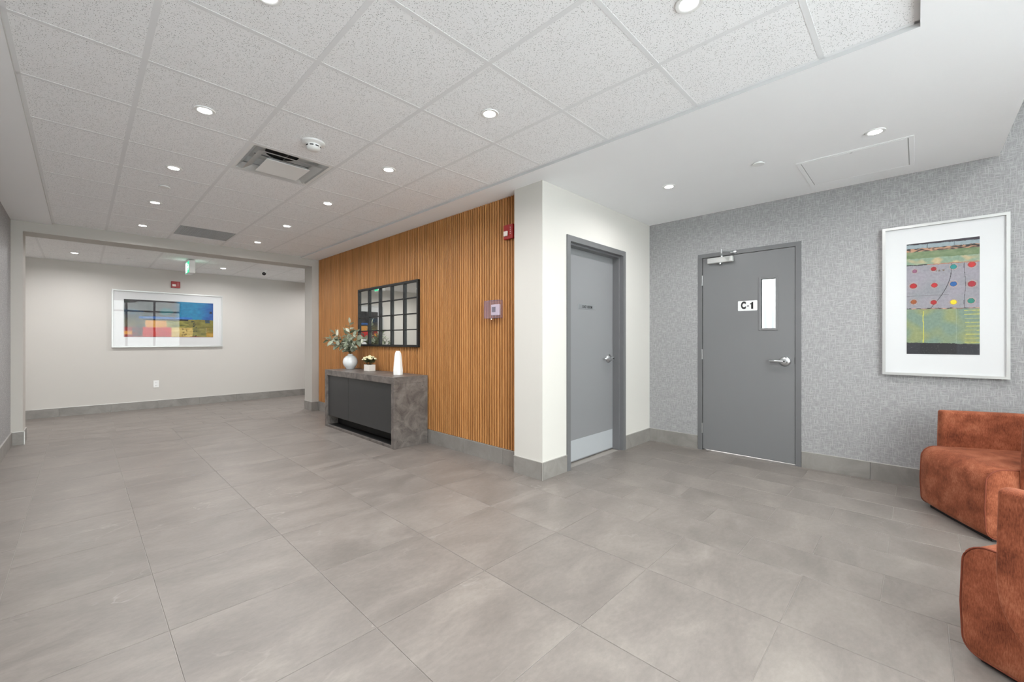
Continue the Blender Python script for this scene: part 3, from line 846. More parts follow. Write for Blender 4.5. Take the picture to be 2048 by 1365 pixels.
def framed(name, label, loc, rot, w, h, fwid, art, aw, ah, depth, adx=0, ady=0):
    """thing origin at centre-back of the frame"""
    t = empty(name, loc, rot); tag(t, label, 'picture')
    def rail(a, b):   # mitred rail polygons, bevelled inner lip
        mb = MB(); mb.prism([(*p, 0) for p in a], depth); mb.build('frame_rail', M['silver'], t)
        return mb
    X, Y, x, y = w / 2, h / 2, w / 2 - fwid, h / 2 - fwid
    for poly in ([(-X, -Y), (X, -Y), (x, -y), (-x, -y)], [(X, Y), (-X, Y), (-x, y), (x, y)], [(-X, Y), (-X, -Y), (-x, -y), (-x, y)], [(X, -Y), (X, Y), (x, y), (x, -y)]):
        mb = MB(); mb.prism([(p[0], p[1], 0) for p in poly], depth)
        mb.build('frame_rail', M['silver'], t)
    MB().box(-x, x, -y, y, .002, depth - .016).build('mat_board', M['matboard'], t)
    inst('print', art, t, (adx, ady, depth - .0152))
    # bevel cut lip round the print
    lip = MB()
    for q in ((-aw / 2 - .005, -aw / 2, -ah / 2 - .005, ah / 2 + .005), (aw / 2, aw / 2 + .005, -ah / 2 - .005, ah / 2 + .005), (-aw / 2, aw / 2, -ah / 2 - .005, -ah / 2), (-aw / 2, aw / 2, ah / 2, ah / 2 + .005)):
        lip.box(q[0] + adx, q[1] + adx, q[2] + ady, q[3] + ady, depth - .0158, depth - .0142)
    lip.build('mat_bevel', M['matboard'], t)
    MB().box(-x, x, -y, y, depth - .009, depth - .006).build('glass', M['glass'], t)
    return t

framed('framed_artwork', 'silver-framed landscape-format abstract painting in blue, red and ochre on far wall', ((.358 + 1.925) / 2, YF - .001, (1.088 + 2.072) / 2), RY,
       1.565, .985, .022, art_mesh('print', 1.263, .65, 300, 154, art_land), 1.263, .65, .035, adx=0, ady=.012)
framed('framed_artwork', 'silver-framed portrait-format abstract print with coloured dots on hatched grey wallpaper', (XG - .001, (.222 - .500) / 2, (.911 + 2.165) / 2), RX,
       .705, 1.235, .020, art_mesh('print', .405, .905, 150, 335, art_dots), .405, .905, .042, adx=0, ady=.012)

# ------------------------------------------------------------------ console
def console():
    x0, x1, y0, y1, H = 2.405, 2.850, 4.15, 6.02, .797
    t = empty('console_cabinet', ((x0 + x1) / 2, (y0 + y1) / 2, 0)); tag(t, 'dark concrete-look console cabinet with charcoal doors standing against the slat wall', 'cabinet')
    cx, cy = (x0 + x1) / 2, (y0 + y1) / 2
    def b(name, m, *a, **k): return MB().box(a[0] - cx, a[1] - cx, a[2] - cy, a[3] - cy, a[4], a[5], k.get('bev', .0015)).build(name, M[m], k.get('par', t))
    b('top', 'concrete', x0, x1, y0, y1, H - .075, H)
    b('side_panel', 'concrete', x0, x1, y0, y0 + .058, 0, H - .0755)
    b('side_panel', 'concrete', x0, x1, y1 - .058, y1, 0, H - .0755)
    b('bottom_rail', 'concrete', x0 + .006, x0 + .030, y0 + .0585, y1 - .0585, 0, .030)
    b('bottom_board', 'plinth', x0 + .0305, x1 - .02, y0 + .0585, y1 - .0585, 0, .028)
    b('body', 'charcoal', x0 + .045, x1 - .01, y0 + .0585, y1 - .0585, .165, H - .0755)
    b('plinth', 'plinth', x0 + .16, x1 - .02, y0 + .0585, y1 - .0585, .0285, .164)
    ys_ = 5.33
    b('door', 'charcoal', x0 + .024, x0 + .0445, y0 + .060, ys_ - .0015, .158, H - .079)
    b('door', 'charcoal', x0 + .024, x0 + .0445, ys_ + .0015, y1 - .060, .158, H - .079)
console()
HC = .797

# ------------------------------------------------------------------ mirror
def mirror():
    y1, y0, z0, z1 = 5.90, 4.33, 1.125, 1.950
    w, h = y1 - y0, z1 - z0
    t = empty('wall_mirror', (XW - .0005, (y0 + y1) / 2, (z0 + z1) / 2), RX)
    tag(t, 'black-framed window-pane grid mirror hung on the timber slats', 'mirror')
    X, Y, f, d = w / 2, h / 2, .028, .034
    for q in ((-X, X, -Y, -Y + f), (-X, X, Y - f, Y), (-X, -X + f, -Y + f, Y - f), (X - f, X, -Y + f, Y - f)):
        MB().box(q[0], q[1], q[2], q[3], 0, d, .002).build('frame_rail', M['black'], t)
    MB().box(-X + f, X - f, -Y + f, Y - f, 0, .008).build('back_board', M['black'], t)
    nx, ny, m = 5, 4, .032
    pw = (w - 2 * f - (nx - 1) * m) / nx; ph = (h - 2 * f - (ny - 1) * m * .45) / ny
    mh = m * .45
    pane = MB().box(-pw / 2, pw / 2, -ph / 2, ph / 2, 0, .004).mesh('pane', M['mirror'])
    for i in range(nx):
        for j in range(ny):
            inst('pane', pane, t, (-X + f + pw / 2 + i * (pw + m), -Y + f + ph / 2 + j * (ph + mh), .0085))
    for i in range(1, nx):
        x = -X + f + i * pw + (i - 1) * m
        MB().box(x, x + m, -Y + f, Y - f, .008, .033, .002).build('muntin', M['black'], t)
    for j in range(1, ny):
        y = -Y + f + j * ph + (j - 1) * mh
        MB().box(-X + f, X - f, y, y + mh, .008, .028, .002).build('muntin', M['black'], t)
mirror()

# ------------------------------------------------------------------ vase with eucalyptus, planter, sculpture
VX, VY = 2.70, 5.86
R = .101
prof = [(0, 0), (.050, 0), (.056, .004)]
for k in range(1, 18):
    a = -math.pi / 2 + .62 + (math.pi - .62 - .30) * k / 17
    prof.append((R * math.cos(a) * 1.0, .102 + R * 1.02 * math.sin(a)))
prof += [(.036, .207), (.040, .217), (.035, .218), (.030, .207), (.029, .15), (0, .14)]
o = MB().lathe(prof, 40).build('vase', M['ceramic'], smooth=True, angle=50, loc=(VX, VY, HC + .0005))
tag(o, 'round white glazed ceramic vase holding eucalyptus stems on console', 'vase')

def leaf_mesh(name, Ln, W, mat, fold=.25, nseg=5):
    mb = MB(); L_, C_, R_ = [], [], []
    for i in range(nseg + 1):
        t = i / nseg; ww = W * math.sin(math.pi * min(1, .04 + t * .96)) ** .8 * (1.1 - .45 * t)
        z = -.18 * Ln * t * t
        C_.append(mb.bm.verts.new((Ln * t, 0, z)))
        L_.append(mb.bm.verts.new((Ln * t, ww / 2, z + fold * ww / 2))); R_.append(mb.bm.verts.new((Ln * t, -ww / 2, z + fold * ww / 2)))
    for i in range(nseg):
        mb.bm.faces.new((C_[i], C_[i + 1], L_[i + 1], L_[i])); mb.bm.faces.new((R_[i], R_[i + 1], C_[i + 1], C_[i]))
    g = bmesh.ops.solidify(mb.bm, geom=mb.bm.faces[:], thickness=.0012)
    return mb.mesh(name, mat, True)
random.seed(11)
LEAF = [leaf_mesh('leaf', .092, .062, M['leaf']), leaf_mesh('leaf', .080, .064, M['leaf'], .12), leaf_mesh('leaf', .098, .044, M['leaf'], .25)]
BQ = empty('eucalyptus_bouquet', (VX, VY, HC + .02))
tag(BQ, 'bouquet of pale green eucalyptus stems with oval leaves in the white vase', 'plant')
def euc_stem(tip, nl, label_i):
    base = Vector((VX, VY, HC + .02)); neck = Vector((VX + random.uniform(-.012, .012), VY + random.uniform(-.012, .012), HC + .214))
    tip = Vector(tip)
    pts = []
    ctrl = neck + Vector((0, 0, .5 * (tip - neck).length * .6))
    for k in range(9):
        s = k / 8; pts.append(neck * (1 - s) ** 2 + ctrl * 2 * s * (1 - s) + tip * s * s)
    t = MB().tube([(p - base) for p in [base + Vector((0, 0, .125))] + pts], [.0028] * 6 + [.0022] * 4, 6).build('stem', M['stem'], BQ, True)
    for k in range(nl):
        s = .22 + .78 * (k + .5) / nl + random.uniform(-.03, .03); s = min(1, s)
        p = neck * (1 - s) ** 2 + ctrl * 2 * s * (1 - s) + tip * s * s
        d = ((tip - ctrl) * s + (ctrl - neck) * (1 - s)).normalized()
        az = k * 2.4 + random.uniform(-.4, .4)
        side = d.orthogonal().normalized(); side.rotate(Matrix.Rotation(az, 3, d))
        v = (side * .85 + d * random.uniform(.2, .9) + Vector((0, 0, random.uniform(-.15, .25)))).normalized()
        q = v.to_track_quat('X', 'Z')
        e = q.to_euler(); e.rotate_axis('X', random.uniform(-.9, .9))
        sc_ = random.uniform(.75, 1.15)
        inst('leaf', random.choice(LEAF), t, p - base, e, (sc_, sc_, sc_))
    e = (tip - pts[-2]).to_track_quat('X', 'Z').to_euler()
    inst('leaf', LEAF[2], t, tip - base, e, (.9, .9, .9))
tips = [(VX - .02, VY - .02, HC + .66, 12), (VX - .20, VY + .30, HC + .44, 13), (VX - .13, VY + .25, HC + .52, 12), (VX - .20, VY + .06, HC + .50, 13), (VX - .12, VY - .12, HC + .50, 13),
        (VX - .04, VY - .30, HC + .53, 12), (VX - .02, VY - .42, HC + .44, 13), (VX - .16, VY - .24, HC + .40, 13), (VX - .22, VY + .02, HC + .36, 13), (VX + .03, VY + .14, HC + .48, 12),
        (VX - .18, VY + .24, HC + .34, 13), (VX + .03, VY - .24, HC + .40, 12), (VX - .10, VY - .34, HC + .34, 12), (VX - .25, VY + .16, HC + .42, 12)]
for i, (x, y, z, nl) in enumerate(tips): euc_stem((x, y, z), nl + 4, i)

# planter box with small flowering plant
PX, PY = 2.71, 5.30
t = empty('planter_box', (PX, PY, HC + .0005)); tag(t, 'small whitewashed rectangular wooden planter on console between vase and sculpture', 'planter')
w, d, h, th = .095, .140, .085, .008
MB().box(-w / 2, w / 2, -d / 2, -d / 2 + th, 0, h, .002).box(-w / 2, w / 2, d / 2 - th, d / 2, 0, h, .002).box(-w / 2, -w / 2 + th, -d / 2 + th, d / 2 - th, 0, h, .002).box(w / 2 - th, w / 2, -d / 2 + th, d / 2 - th, 0, h, .002).box(-w / 2 + th, w / 2 - th, -d / 2 + th, d / 2 - th, 0, .01).build('box', M['planter'], t)
MB().box(-w / 2 + th + .001, w / 2 - th - .001, -d / 2 + th + .001, d / 2 - th - .001, .0105, .081).build('soil', M['felt'], t)
pt = empty('flowering_plant', (PX, PY, HC + .0822)); tag(pt, 'small plant with cream blossoms growing in the whitewashed planter', 'plant')
SL = leaf_mesh('leaf', .046, .024, M['leaf2'], .2, 4)
bl = MB().lathe([(0, -.004), (.010, 0), (.013, .006), (.009, .010), (0, .008)], 7).mesh('blossom', M['petal'], True)
random.seed(5)
st = MB()
for k in range(60):
    a = random.uniform(0, 2 * math.pi); r = math.sqrt(random.random())
    tip = Vector((.078 * r * math.cos(a), .125 * r * math.sin(a), .035 + .075 * math.sqrt(max(0, 1 - r * r * .8)) * random.uniform(.75, 1.1)))
    st.tube([(tip.x * .35, tip.y * .45, 0), (tip.x * .7, tip.y * .75, tip.z * .6), tip], .0012, 5)
    inst('blossom', bl, pt, tip, (random.uniform(-.6, .6), random.uniform(-.6, .6), 0), (random.uniform(.8, 1.5),) * 3)
    for q in range(5):
        dd = Vector((math.cos(a + random.uniform(-1.2, 1.2)), math.sin(a + random.uniform(-1.2, 1.2)), random.uniform(.1, .7)))
        inst('leaf', SL, pt, tip * random.uniform(.35, .9), dd.to_track_quat('X', 'Z').to_euler(), (random.uniform(.7, 1.1),) * 3)
st.build('stems', M['stem'], pt)

# faceted white sculpture: tapering slab with chamfered, notched top
mb = MB()
sx, sy = 2.64, 4.46
lv = [(0, .050, .042), (.05, .052, .044), (.20, .040, .034), (.255, .033, .029), (.285, .020, .018)]
rings = []
for z, a, b in lv:
    c = .35
    rings.append([mb.bm.verts.new((p[0], p[1], z)) for p in ((-b, -a * .55), (-b * .45, -a), (b * .6, -a), (b, -a * .4), (b, a * .6), (b * .5, a), (-b * .5, a), (-b, a * .6))])
for A, B in zip(rings, rings[1:]):
    for k in range(8): mb.bm.faces.new((A[k], A[(k + 1) % 8], B[(k + 1) % 8], B[k]))
mb.bm.faces.new(rings[0]); mb.bm.faces.new(rings[-1])
o = mb.build('sculpture', M['white_stone'], loc=(sx, sy, HC + .0005)); o.rotation_euler = (0, 0, .35)
tag(o, 'tall white faceted tapering sculpture at the near end of the console', 'sculpture')

# ------------------------------------------------------------------ wall devices
def strobe(label, loc, rot, w, h):
    t = empty('fire_alarm', loc, rot); tag(t, label, 'fire alarm')
    MB().box(-w / 2, w / 2, -h / 2, h / 2, 0, .030, .004, 2).build('body', M['red'], t)
    MB().box(-w * .40, w * .02, -h * .30, h * .05, .030, .046, .006, 2).build('strobe_lens', M['clear_lens'], t)
    for k in range(4):
        MB().lathe([(0, .0295), (.0045, .0295), (.0045, .0312), (0, .0312)], 10, (w * .25, -h * .15 + k * h * .14, 0)).build('sounder_hole', M['clear_lens'], t)
strobe('red fire alarm strobe on the timber slats beside the cream column', (XW - .0005, (2.865 + 2.738) / 2, 2.246), RX, .122, .138)
strobe('red fire alarm strobe above the landscape painting on far wall', ((1.142 + 1.271) / 2, YF - .0005, 2.226), RY, .129, .116)

t = empty('thermostat', (XW - .0005, 2.988, 1.510), RX); tag(t, 'white digital thermostat on the timber slats inside a clear guard', 'thermostat')
MB().box(-.058, .058, -.054, .054, 0, .026, .006, 2).build('body', M['white_plastic'], t)
MB().box(-.042, .010, -.022, .030, .026, .0268).build('screen', M['grey_plastic'], t)
for k in range(2): MB().box(.028, .046, -.018 + k * .03, -.004 + k * .03, .026, .028, .001).build('button', M['white_plastic'], t)
t = empty('thermostat_guard', (XW - .0005, 3.008, 1.515), RX); tag(t, 'clear plastic guard box covering the thermostat on the slats', 'guard box')
w, h, d, e = .214, .176, .055, .004
MB().box(-w / 2, w / 2, -h / 2, h / 2, d - e, d).build('cover', M['acrylic'], t)
for q in ((-w / 2, -w / 2 + e, -h / 2, h / 2), (w / 2 - e, w / 2, -h / 2, h / 2), (-w / 2 + e, w / 2 - e, -h / 2, -h / 2 + e), (-w / 2 + e, w / 2 - e, h / 2 - e, h / 2)):
    MB().box(q[0], q[1], q[2], q[3], 0, d - e - .0005).build('side', M['acrylic'], t)
for k in range(4):
    x = -.045 + k * .030
    MB().box(x, x + .014, h / 2 + .0005, h / 2 + .002, .012, .042).build('vent_slot', M['ink'], t)
    MB().box(x, x + .014, -h / 2 - .002, -h / 2 - .0005, .012, .042).build('vent_slot', M['ink'], t)
MB().lathe([(0, -.012), (.006, -.012), (.006, 0), (0, 0)], 10, (-.02, -h / 2 - .0005, .034), 'y').build('lock', M['steel'], t)

t = empty('wall_outlet', (.935, YF - .0005, .429), RY); tag(t, 'white duplex wall outlet low on the far wall', 'outlet')
MB().box(-.038, .038, -.062, .062, 0, .006, .002).build('plate', M['white_plastic'], t)
for s in (-1, 1):
    r = MB().box(-.017, .017, s * .026 - .015, s * .026 + .015, .006, .0085, .002).build('receptacle', M['white_plastic'], t)
    MB().box(-.008, -.005, s * .026 - .005, s * .026 + .006, .0085, .0088).box(.005, .008, s * .026 - .005, s * .026 + .006, .0085, .0088).build('slot', M['dark'], r)

# exit signs
def exit_sign(label, loc, rot, ceiling=True, both=True):
    """local: x = right along the face, y = up, z = out of the face; origin at top centre"""
    t = empty('exit_sign', loc, rot); tag(t, label, 'exit sign')
    w, h, d = .34, .20, .075
    MB().box(-w / 2, w / 2, -h - .018, -.018, -d / 2, d / 2, .004).build('housing', M['white_plastic'], t)
    MB().box(-.06, .06, -.018, 0, -.045, .045, .003).build('canopy', M['white_plastic'], t)
    for s in ((1, -1) if both else (1,)):
        z = s * d / 2
        f = MB().box(-w / 2 + .012, w / 2 - .012, -h - .006, -.030, z, z + s * .0015).build('lit_face', M['exit_green'], t)
        z2 = z + s * .0016
        e = s * .0006
        def poly(pts, name, m):
            MB().prism([(s * x, y - .118, z2) for x, y in pts], e).build(name, M[m], f)
        # white panel with running figure, then arrow
        poly([(-.152, -.076), (-.002, -.076), (-.002, .076), (-.152, .076)], 'pictogram_panel', 'exit_white')
        z2 += e
        fig = [[(-.075, .046), (-.060, .058), (-.050, .046), (-.060, .034)], [(-.10, .02), (-.075, .034), (-.055, .026), (-.070, -.010), (-.095, -.016), (-.085, .006)], [(-.07, -.008), (-.045, -.02), (-.03, -.055), (-.045, -.058), (-.058, -.030), (-.085, -.018)], [(-.09, -.012), (-.10, -.040), (-.135, -.046), (-.135, -.060), (-.095, -.056), (-.075, -.02)], [(-.06, .022), (-.035, .004), (-.028, .016), (-.052, .034)]]
        for p_ in fig: poly(p_, 'running_figure', 'exit_green')
        z2 -= e
        poly([(.02, .012), (.085, .012), (.055, .048), (.078, .048), (.125, 0), (.078, -.048), (.055, -.048), (.085, -.012), (.02, -.012)], 'arrow', 'exit_white')
exit_sign('lit green running-figure exit sign hanging from the corridor ceiling', (1.215, 8.32, ZK - .0005), Matrix(((0, 0, -1), (-1, 0, 0), (0, 1, 0))))
exit_sign('lit green running-figure exit sign on the entrance wall over the glazing', (1.30, YB + .040, 2.86), RYP, both=False)

# dome camera
t = empty('security_camera', (2.32, 8.52, ZK - .0005)); tag(t, 'small white turret security camera on the corridor ceiling', 'security camera')
MB().lathe([(0, 0), (.055, 0), (.055, -.012), (.046, -.03), (.040, -.044), (0, -.05)], 24).build('base', M['white_plastic'], t, True, 50)
ball = MB().lathe([(0, -.038)] + [(.038 * math.cos(a), .038 * math.sin(a)) for a in [math.pi * (k / 10 - .5) for k in range(1, 10)]] + [(0, .038)], 20).build('eye', M['white_plastic'], t, True, loc=(0, 0, -.056))
_d = Vector((-.35, -.85, -.38)).normalized()
lr = MB().lathe([(0, .030), (.029, .030), (.030, .036), (.026, .041), (.016, .038), (0, .037)], 22).build('lens_ring', M['dark'], ball, True, 40)
lr.rotation_euler = _d.to_track_quat('Z', 'Y').to_euler()

# ------------------------------------------------------------------ ceiling devices
LENS = MB().lathe([(0, -.003), (.036, -.003), (.036, 0)], 32).mesh('lens', M['lens'])
RING = MB().lathe([(.0362, 0), (.0362, -.004), (.042, -.0065), (.054, -.005), (.056, 0)], 36).mesh('trim_ring', M['white_plastic'], True, 50)
def downlight(x, y, z, label, group, watts=LAMP_W):
    t = empty('downlight', (x, y, z - .0003)); tag(t, label, 'ceiling light', group)
    inst('trim_ring', RING, t); inst('lens', LENS, t)
    la = bpy.data.lights.new('lamp', 'AREA'); la.shape = 'DISK'; la.size = .068; la.energy = watts
    la.color = (1.0, 1.0, 1.0); la.spread = math.radians(165)
    lo = bpy.data.objects.new('lamp', la); COL.objects.link(lo); lo.parent = t; lo.location = (0, 0, -.0075)
    return t
ORD = ['sixth', 'fifth', 'fourth', 'third', 'second', 'first']
for k in range(6): downlight(.527, .672 + 1.2265 * k, ZT + .0012, ORD[k] + ' lit downlight from the header beam in the row along the left grey wall', 'tile ceiling downlights, outer row')
for k in range(6): downlight(1.763, .682 + 1.2205 * k, ZT + .0012, ORD[k] + ' lit downlight from the header beam in the row along the slat wall', 'tile ceiling downlights, inner row')
downlight(3.683, 1.604, ZC, 'lit round downlight in plaster ceiling between the column corner and sprinkler cover', 'plaster ceiling downlights')
downlight(3.668, .201, ZC, 'lit round downlight in plaster ceiling beside the access hatch', 'plaster ceiling downlights')
for x, w_ in ((.53, 'nearest the left grey wall'), (1.763, 'midway between the side walls'), (3.67, 'nearest the wall with the C-1 door')):
    downlight(x, -1.2, ZB, 'lit downlight in the higher entrance ceiling, ' + w_, 'entrance downlights')
for x, w_ in ((-1.88, 'past the left pillar'), (-.064, 'beside the left pillar of the opening'), (1.752, 'between exit sign and security camera'), (3.568, 'past the right pillar'), (5.38, 'at the far right end')):
    downlight(x, 8.82, ZK + (.0012 if -1.8 < x < 4.6 else 0), 'lit downlight in the corridor ceiling, ' + w_, 'corridor downlights', LAMP_W * 1.5)

COVER = MB().lathe([(0, -.013), (.040, -.013), (.042, -.011), (.042, -.009), (.030, -.009), (.030, 0)], 30).mesh('sprinkler_cover', M['white_plastic'], True, 40)
for x, y, z, lab in ((.53, 4.93, ZT + .0012, 'flat white sprinkler cover in the tile ceiling between two downlights'), (3.683, .89, ZC, 'flat white sprinkler cover in the plaster ceiling'), (.534, 8.815, ZK + .0012, 'flat white sprinkler cover in the corridor ceiling')):
    o = inst('sprinkler_cover', COVER, None, (x, y, z - .0003)); tag(o, lab, 'sprinkler')

t = empty('smoke_detector', (1.149, 3.08, ZT + .0011)); tag(t, 'round white smoke detector on the ceiling tile next to the air diffuser', 'smoke detector')
MB().lathe([(0, 0), (.076, 0), (.076, -.010), (.066, -.016), (.050, -.020), (.046, -.046), (.036, -.056), (0, -.058)], 36).build('body', M['white_plastic'], t, True, 45)
for k in range(8):
    a = 2 * math.pi * k / 8 + .2
    mb = MB(); q = []
    for e in (-.26, -.13, 0, .13, .26): q.append((.0490 * math.cos(a + e), .0490 * math.sin(a + e), -.0290))
    for e in (.26, .13, 0, -.13, -.26): q.append((.0478 * math.cos(a + e), .0478 * math.sin(a + e), -.0370))
    mb.face(q); bmesh.ops.solidify(mb.bm, geom=mb.bm.faces[:], thickness=.0015)
    mb.build('vent_slot', M['dark'], t)

# supply diffuser: flange, two nested cones, centre plaque under a galvanised neck
def diffuser():
    x, y = DIFF; z = ZT
    t = empty('air_diffuser', (x, y, z)); tag(t, 'white square stepped supply air diffuser in the tile ceiling', 'air vent')
    def cone(a0, z0, a1, z1, th=.0025):
        mb = MB()
        A = [mb.bm.verts.new(p) for p in ((-a0, -a0, z0), (a0, -a0, z0), (a0, a0, z0), (-a0, a0, z0))]
        B = [mb.bm.verts.new(p) for p in ((-a1, -a1, z1), (a1, -a1, z1), (a1, a1, z1), (-a1, a1, z1))]
        for i in range(4): mb.bm.faces.new((A[i], A[(i + 1) % 4], B[(i + 1) % 4], B[i]))
        bmesh.ops.solidify(mb.bm, geom=mb.bm.faces[:], thickness=th)
        return mb
    f = MB(); a, b = .2975, .268
    for q in ((-a, a, -a, -b), (-a, a, b, a), (-a, -b, -b, b), (b, a, -b, b)): f.box(q[0], q[1], q[2], q[3], .003, .006)
    f.build('flange', M['white_plastic'], t)
    cone(.268, .004, .226, .045).build('outer_cone', M['white_plastic'], t)
    cone(.232, -.014, .176, .016).build('inner_cone', M['white_plastic'], t)
    pq = MB().box(-.156, .156, -.156, .156, -.028, -.024, .0015); pq.build('centre_plaque', M['white_plastic'], t)
    cone(.156, -.024, .130, -.002).build('plaque_cone', M['white_plastic'], t)
    MB().lathe([(0, -.0305), (.010, -.0305), (.012, -.0280), (0, -.0280)], 14).build('centre_knob', M['white_plastic'], t)
    MB().tube([(-.2, 0, .05), (.2, 0, .05)], .004, 6).tube([(0, -.2, .05), (0, .2, .05)], .004, 6).build('cross_bar', M['duct'], t)
    pb = MB()
    s = .245
    for q in ((-s, s, -s - .003, -s), (-s, s, s, s + .003), (-s - .003, -s, -s, s), (s, s + .003, -s, s)): pb.box(q[0], q[1], q[2], q[3], .060, .11)
    pb.box(-s, s, -s, s, .11, .115)
    pb.build('neck_box', M['white_plastic'], t)
    MB().lathe([(.12, .100), (.12, .110), (0, .109)], 28).build('duct_mouth', M['dark'], t)
diffuser()

def grille():
    x, y = RET; z = ZT
    t = empty('return_air_grille', (x, y, z + .0035)); tag(t, 'grey egg-crate return air grille in the tile ceiling near the header', 'air vent')
    a, b = .300, .284
    f = MB()
    for q in ((-a, a, -a, -b), (-a, a, b, a), (-a, -b, -b, b), (b, a, -b, b)): f.box(q[0], q[1], q[2], q[3], 0, .012)
    f.build('frame', M['grille'], t)
    c = MB(); nn = 36
    for k in range(1, nn):
        q = -b + 2 * b * k / nn
        c.box(q - .0012, q + .0012, -b, b, .001, .012); c.box(-b, b, q - .0012, q + .0012, .001, .012)
    o = c.build('egg_crate_core', M['grille'], t); o['kind'] = 'stuff'
    MB().box(-b, b, -b, b, .014, .018).build('plenum_back', M['grille'], t)
grille()

# access hatch in the plaster ceiling
t = empty('access_hatch', (4.238, .350, ZC - .0003)); tag(t, 'white square access hatch set in the plaster ceiling near the grey wall', 'hatch')
a, b = .335, .308
f = MB()
for q in ((-a, a, -a, -b), (-a, a, b, a), (-a, -b, -b, b), (b, a, -b, b)): f.box(q[0], q[1], q[2], q[3], -.004, 0, .001)
f.build('frame', M['white_paint'], t)
g_ = MB()
for q in ((-b, b, -b, -b + .006), (-b, b, b - .006, b), (-b, -b + .006, -b + .006, b - .006), (b - .006, b, -b + .006, b - .006)): g_.box(q[0], q[1], q[2], q[3], -.0008, 0)
g_.build('gap_shade', M['grille'], t)  # grey ring colours in the shaded gap round the panel
MB().box(-b + .006, b - .006, -b + .006, b - .006, -.0035, 0).build('door_panel', M['white_paint'], t)
MB().lathe([(0, -.0062), (.007, -.0062), (.009, -.0036), (0, -.0036)], 14, (-.29, 0, 0)).build('latch', M['steel'], t)

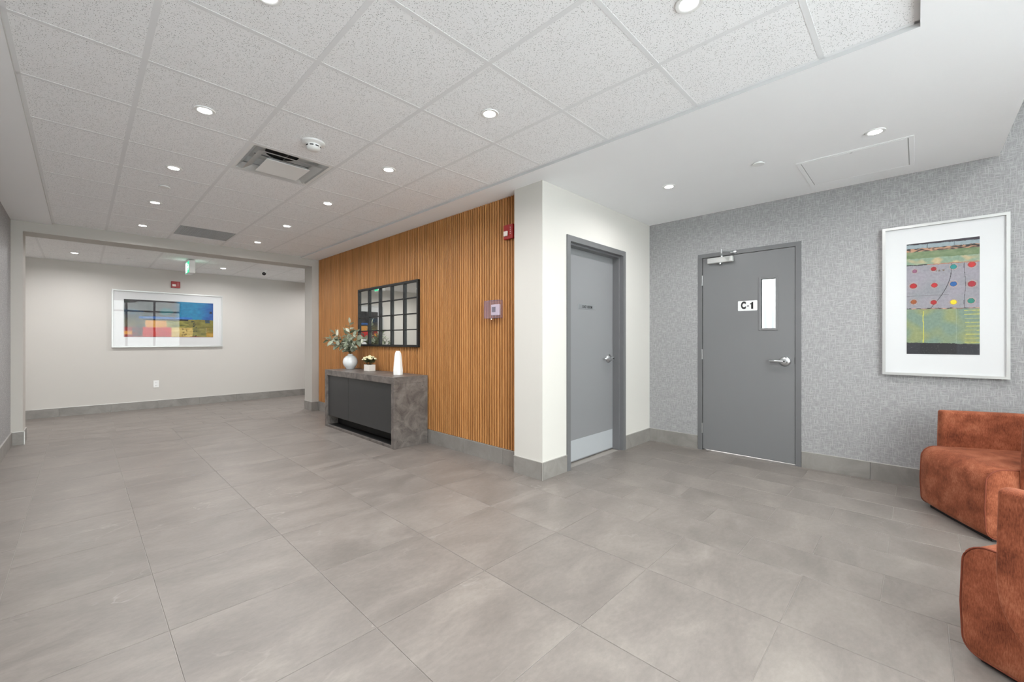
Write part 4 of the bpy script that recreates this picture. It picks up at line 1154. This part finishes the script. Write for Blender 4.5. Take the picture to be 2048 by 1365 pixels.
# ------------------------------------------------------------------ lounge chairs
def chair_meshes(s_right, s_left):
    W, D = .60, .66
    r_ft, r_fb, r_b = .085, .055, .045
    z0, z1 = .022, .440
    def arc(cy, cz, r, a0, a1, n):
        return [(cy + r * math.cos(a0 + (a1 - a0) * k / n), cz + r * math.sin(a0 + (a1 - a0) * k / n)) for k in range(n + 1)]
    h = math.pi / 2
    prof = arc(D / 2 - r_fb, z0 + r_fb, r_fb, -h, 0, 6) + [(D / 2 + .006, .20)] + arc(D / 2 - r_ft, z1 - r_ft, r_ft, 0, h, 8) + [(.1, z1 + .004), (-.1, z1 + .002)] + arc(-D / 2 + r_b, z1 - r_b, r_b, h, 2 * h, 4) + arc(-D / 2 + r_b, z0 + r_b, r_b, 2 * h, 3 * h, 4)
    cy, cz = 0, (z0 + z1) / 2
    seat = MB(); rings = []
    xs_ = [(-W / 2, .014, 0), (-W / 2 + .004, .005, 0), (-W / 2 + .013, 0, 0), (-W / 2 + .10, -.004, .012), (-W / 2 + .22, -.006, .020), (W / 2 - .22, -.006, .020), (W / 2 - .10, -.004, .012), (W / 2 - .013, 0, 0), (W / 2 - .004, .005, 0), (W / 2, .014, 0)]
    for x, ins, cr in xs_:
        ring = []
        for (y, z) in prof:
            d = Vector((y - cy, z - cz)); k = 1 - ins / max(.05, d.length)
            yy, zz = cy + d.x * k, cz + d.y * k
            if z > z1 - .03: zz += cr * max(0, 1 - abs(yy) / (D / 2))
            ring.append(seat.bm.verts.new((x, yy, zz)))
        rings.append(ring)
    for A, B in zip(rings, rings[1:]):
        for k in range(len(A)): seat.bm.faces.new((A[k], A[(k + 1) % len(A)], B[(k + 1) % len(A)], B[k]))
    seat.bm.faces.new(rings[0]); seat.bm.faces.new(rings[-1])
    me_seat = seat.mesh('seat', M['velvet'], True, 55)
    pip = MB()
    for s in (-1, 1):
        pip.tube([(s * (W / 2 - .006), y * .998, z) for (y, z) in prof], .0038, 6, closed=True)
    me_pip = pip.mesh('piping', M['piping'], True)
    # wrap-round back: plan path (centre line) from right front end round the back to left front end
    T = .085
    hw = W / 2 + T / 2 - .008
    path = []
    yf, yb = D / 2 - .11, -D / 2 - T / 2 + .01
    rc = .20
    for k in range(6):
        s = k / 5; path.append(Vector((hw - .030 * s, yf + (yb + rc - yf) * s)))
    for k in range(1, 7):
        a = h * k / 7; path.append(Vector((hw - .030 - rc + rc * math.cos(a), yb + rc - rc * math.sin(a))))
    half = path[:]
    lft = [Vector((-p.x, p.y)) for p in half]
    for side, q in ((s_right, half), (s_left, lft)):
        y_end = D / 2 - side; yb_ = q[5].y
        for k in range(6):
            q[k].y = y_end + (yb_ - y_end) * k / 5
    path = half[:]
    path += [Vector((0.10, yb)), Vector((0, yb)), Vector((-.10, yb))]
    path += list(reversed(lft))
    # support points close to the ends
    e0 = path[0] + (path[1] - path[0]).normalized() * .03; e1 = path[-1] + (path[-2] - path[-1]).normalized() * .03
    path = [path[0], e0] + path[1:-1] + [e1, path[-1]]
    acc = [0]
    for p, q in zip(path, path[1:]): acc.append(acc[-1] + (q - p).length)
    tot = acc[-1]
    zl = [.160, .185, .25, .33, .44, .55, .63, .675, .700]
    bk = MB(); G = {}
    for i, p in enumerate(path):
        d = (path[min(i + 1, len(path) - 1)] - path[max(i - 1, 0)]).normalized()
        nrm = Vector((-d.y, d.x))
        if nrm.dot(p - Vector((0, .1))) < 0: nrm = -nrm
        edge = min(acc[i], tot - acc[i])
        for j, z in enumerate(zl):
            # front edge bulges at seat height, drops back at top and bottom
            back = .008 * max(0, (z - .44) / .25) + .11 * max(0, (.32 - z) / .16) ** 2
            wgt = max(0, 1 - edge / .30)
            pp = p + (Vector((0, -1)) * back * wgt)
            lean = .015 * (z - .44)
            for s in (0, 1):
                th = T / 2 * (1 if s else -1)
                q = pp + nrm * (th + lean)
                G[i, j, s] = bk.bm.verts.new((q.x, q.y, z))
    n_, m_ = len(path), len(zl)
    for i in range(n_ - 1):
        for j in range(m_ - 1):
            bk.bm.faces.new((G[i, j, 1], G[i + 1, j, 1], G[i + 1, j + 1, 1], G[i, j + 1, 1]))
            bk.bm.faces.new((G[i, j, 0], G[i, j + 1, 0], G[i + 1, j + 1, 0], G[i + 1, j, 0]))
        bk.bm.faces.new((G[i, 0, 0], G[i + 1, 0, 0], G[i + 1, 0, 1], G[i, 0, 1]))
        bk.bm.faces.new((G[i, m_ - 1, 0], G[i, m_ - 1, 1], G[i + 1, m_ - 1, 1], G[i + 1, m_ - 1, 0]))
    for j in range(m_ - 1):
        for i in (0, n_ - 1):
            bk.bm.faces.new((G[i, j, 0], G[i, j, 1], G[i, j + 1, 1], G[i, j + 1, 0]))
    me_back = bk.mesh('backrest', M['velvet'], True)
    base = MB().box(-W / 2 + .028, W / 2 - .028, -D / 2 + .04, D / 2 - .044, 0, .024).mesh('base', M['plinth'])
    return me_seat, me_pip, me_back, base
def chair(front, f, label, s_right, s_left):
    CM = chair_meshes(s_right, s_left)
    f = Vector(f).normalized(); c = Vector(front) - f * .333
    ang = math.atan2(-f.x, f.y)
    t = empty('lounge_chair', (c.x, c.y, 0), RZ(ang)); tag(t, label, 'armchair', 'rust lounge chairs')
    s = inst('seat', CM[0], t); inst('piping', CM[1], s)
    b = inst('backrest', CM[2], t)
    md = b.modifiers.new('soft', 'SUBSURF'); md.levels = 2; md.render_levels = 2
    inst('base', CM[3], t)
chair((4.023, -.154), (-.468, .884), 'rust chenille armless lounge chair with wrap-round back standing by the dotted print', .125, .148)
chair((2.607, -.302), (.61, .79), 'rust chenille armless lounge chair with wrap-round back standing away from the walls', .138, .138)
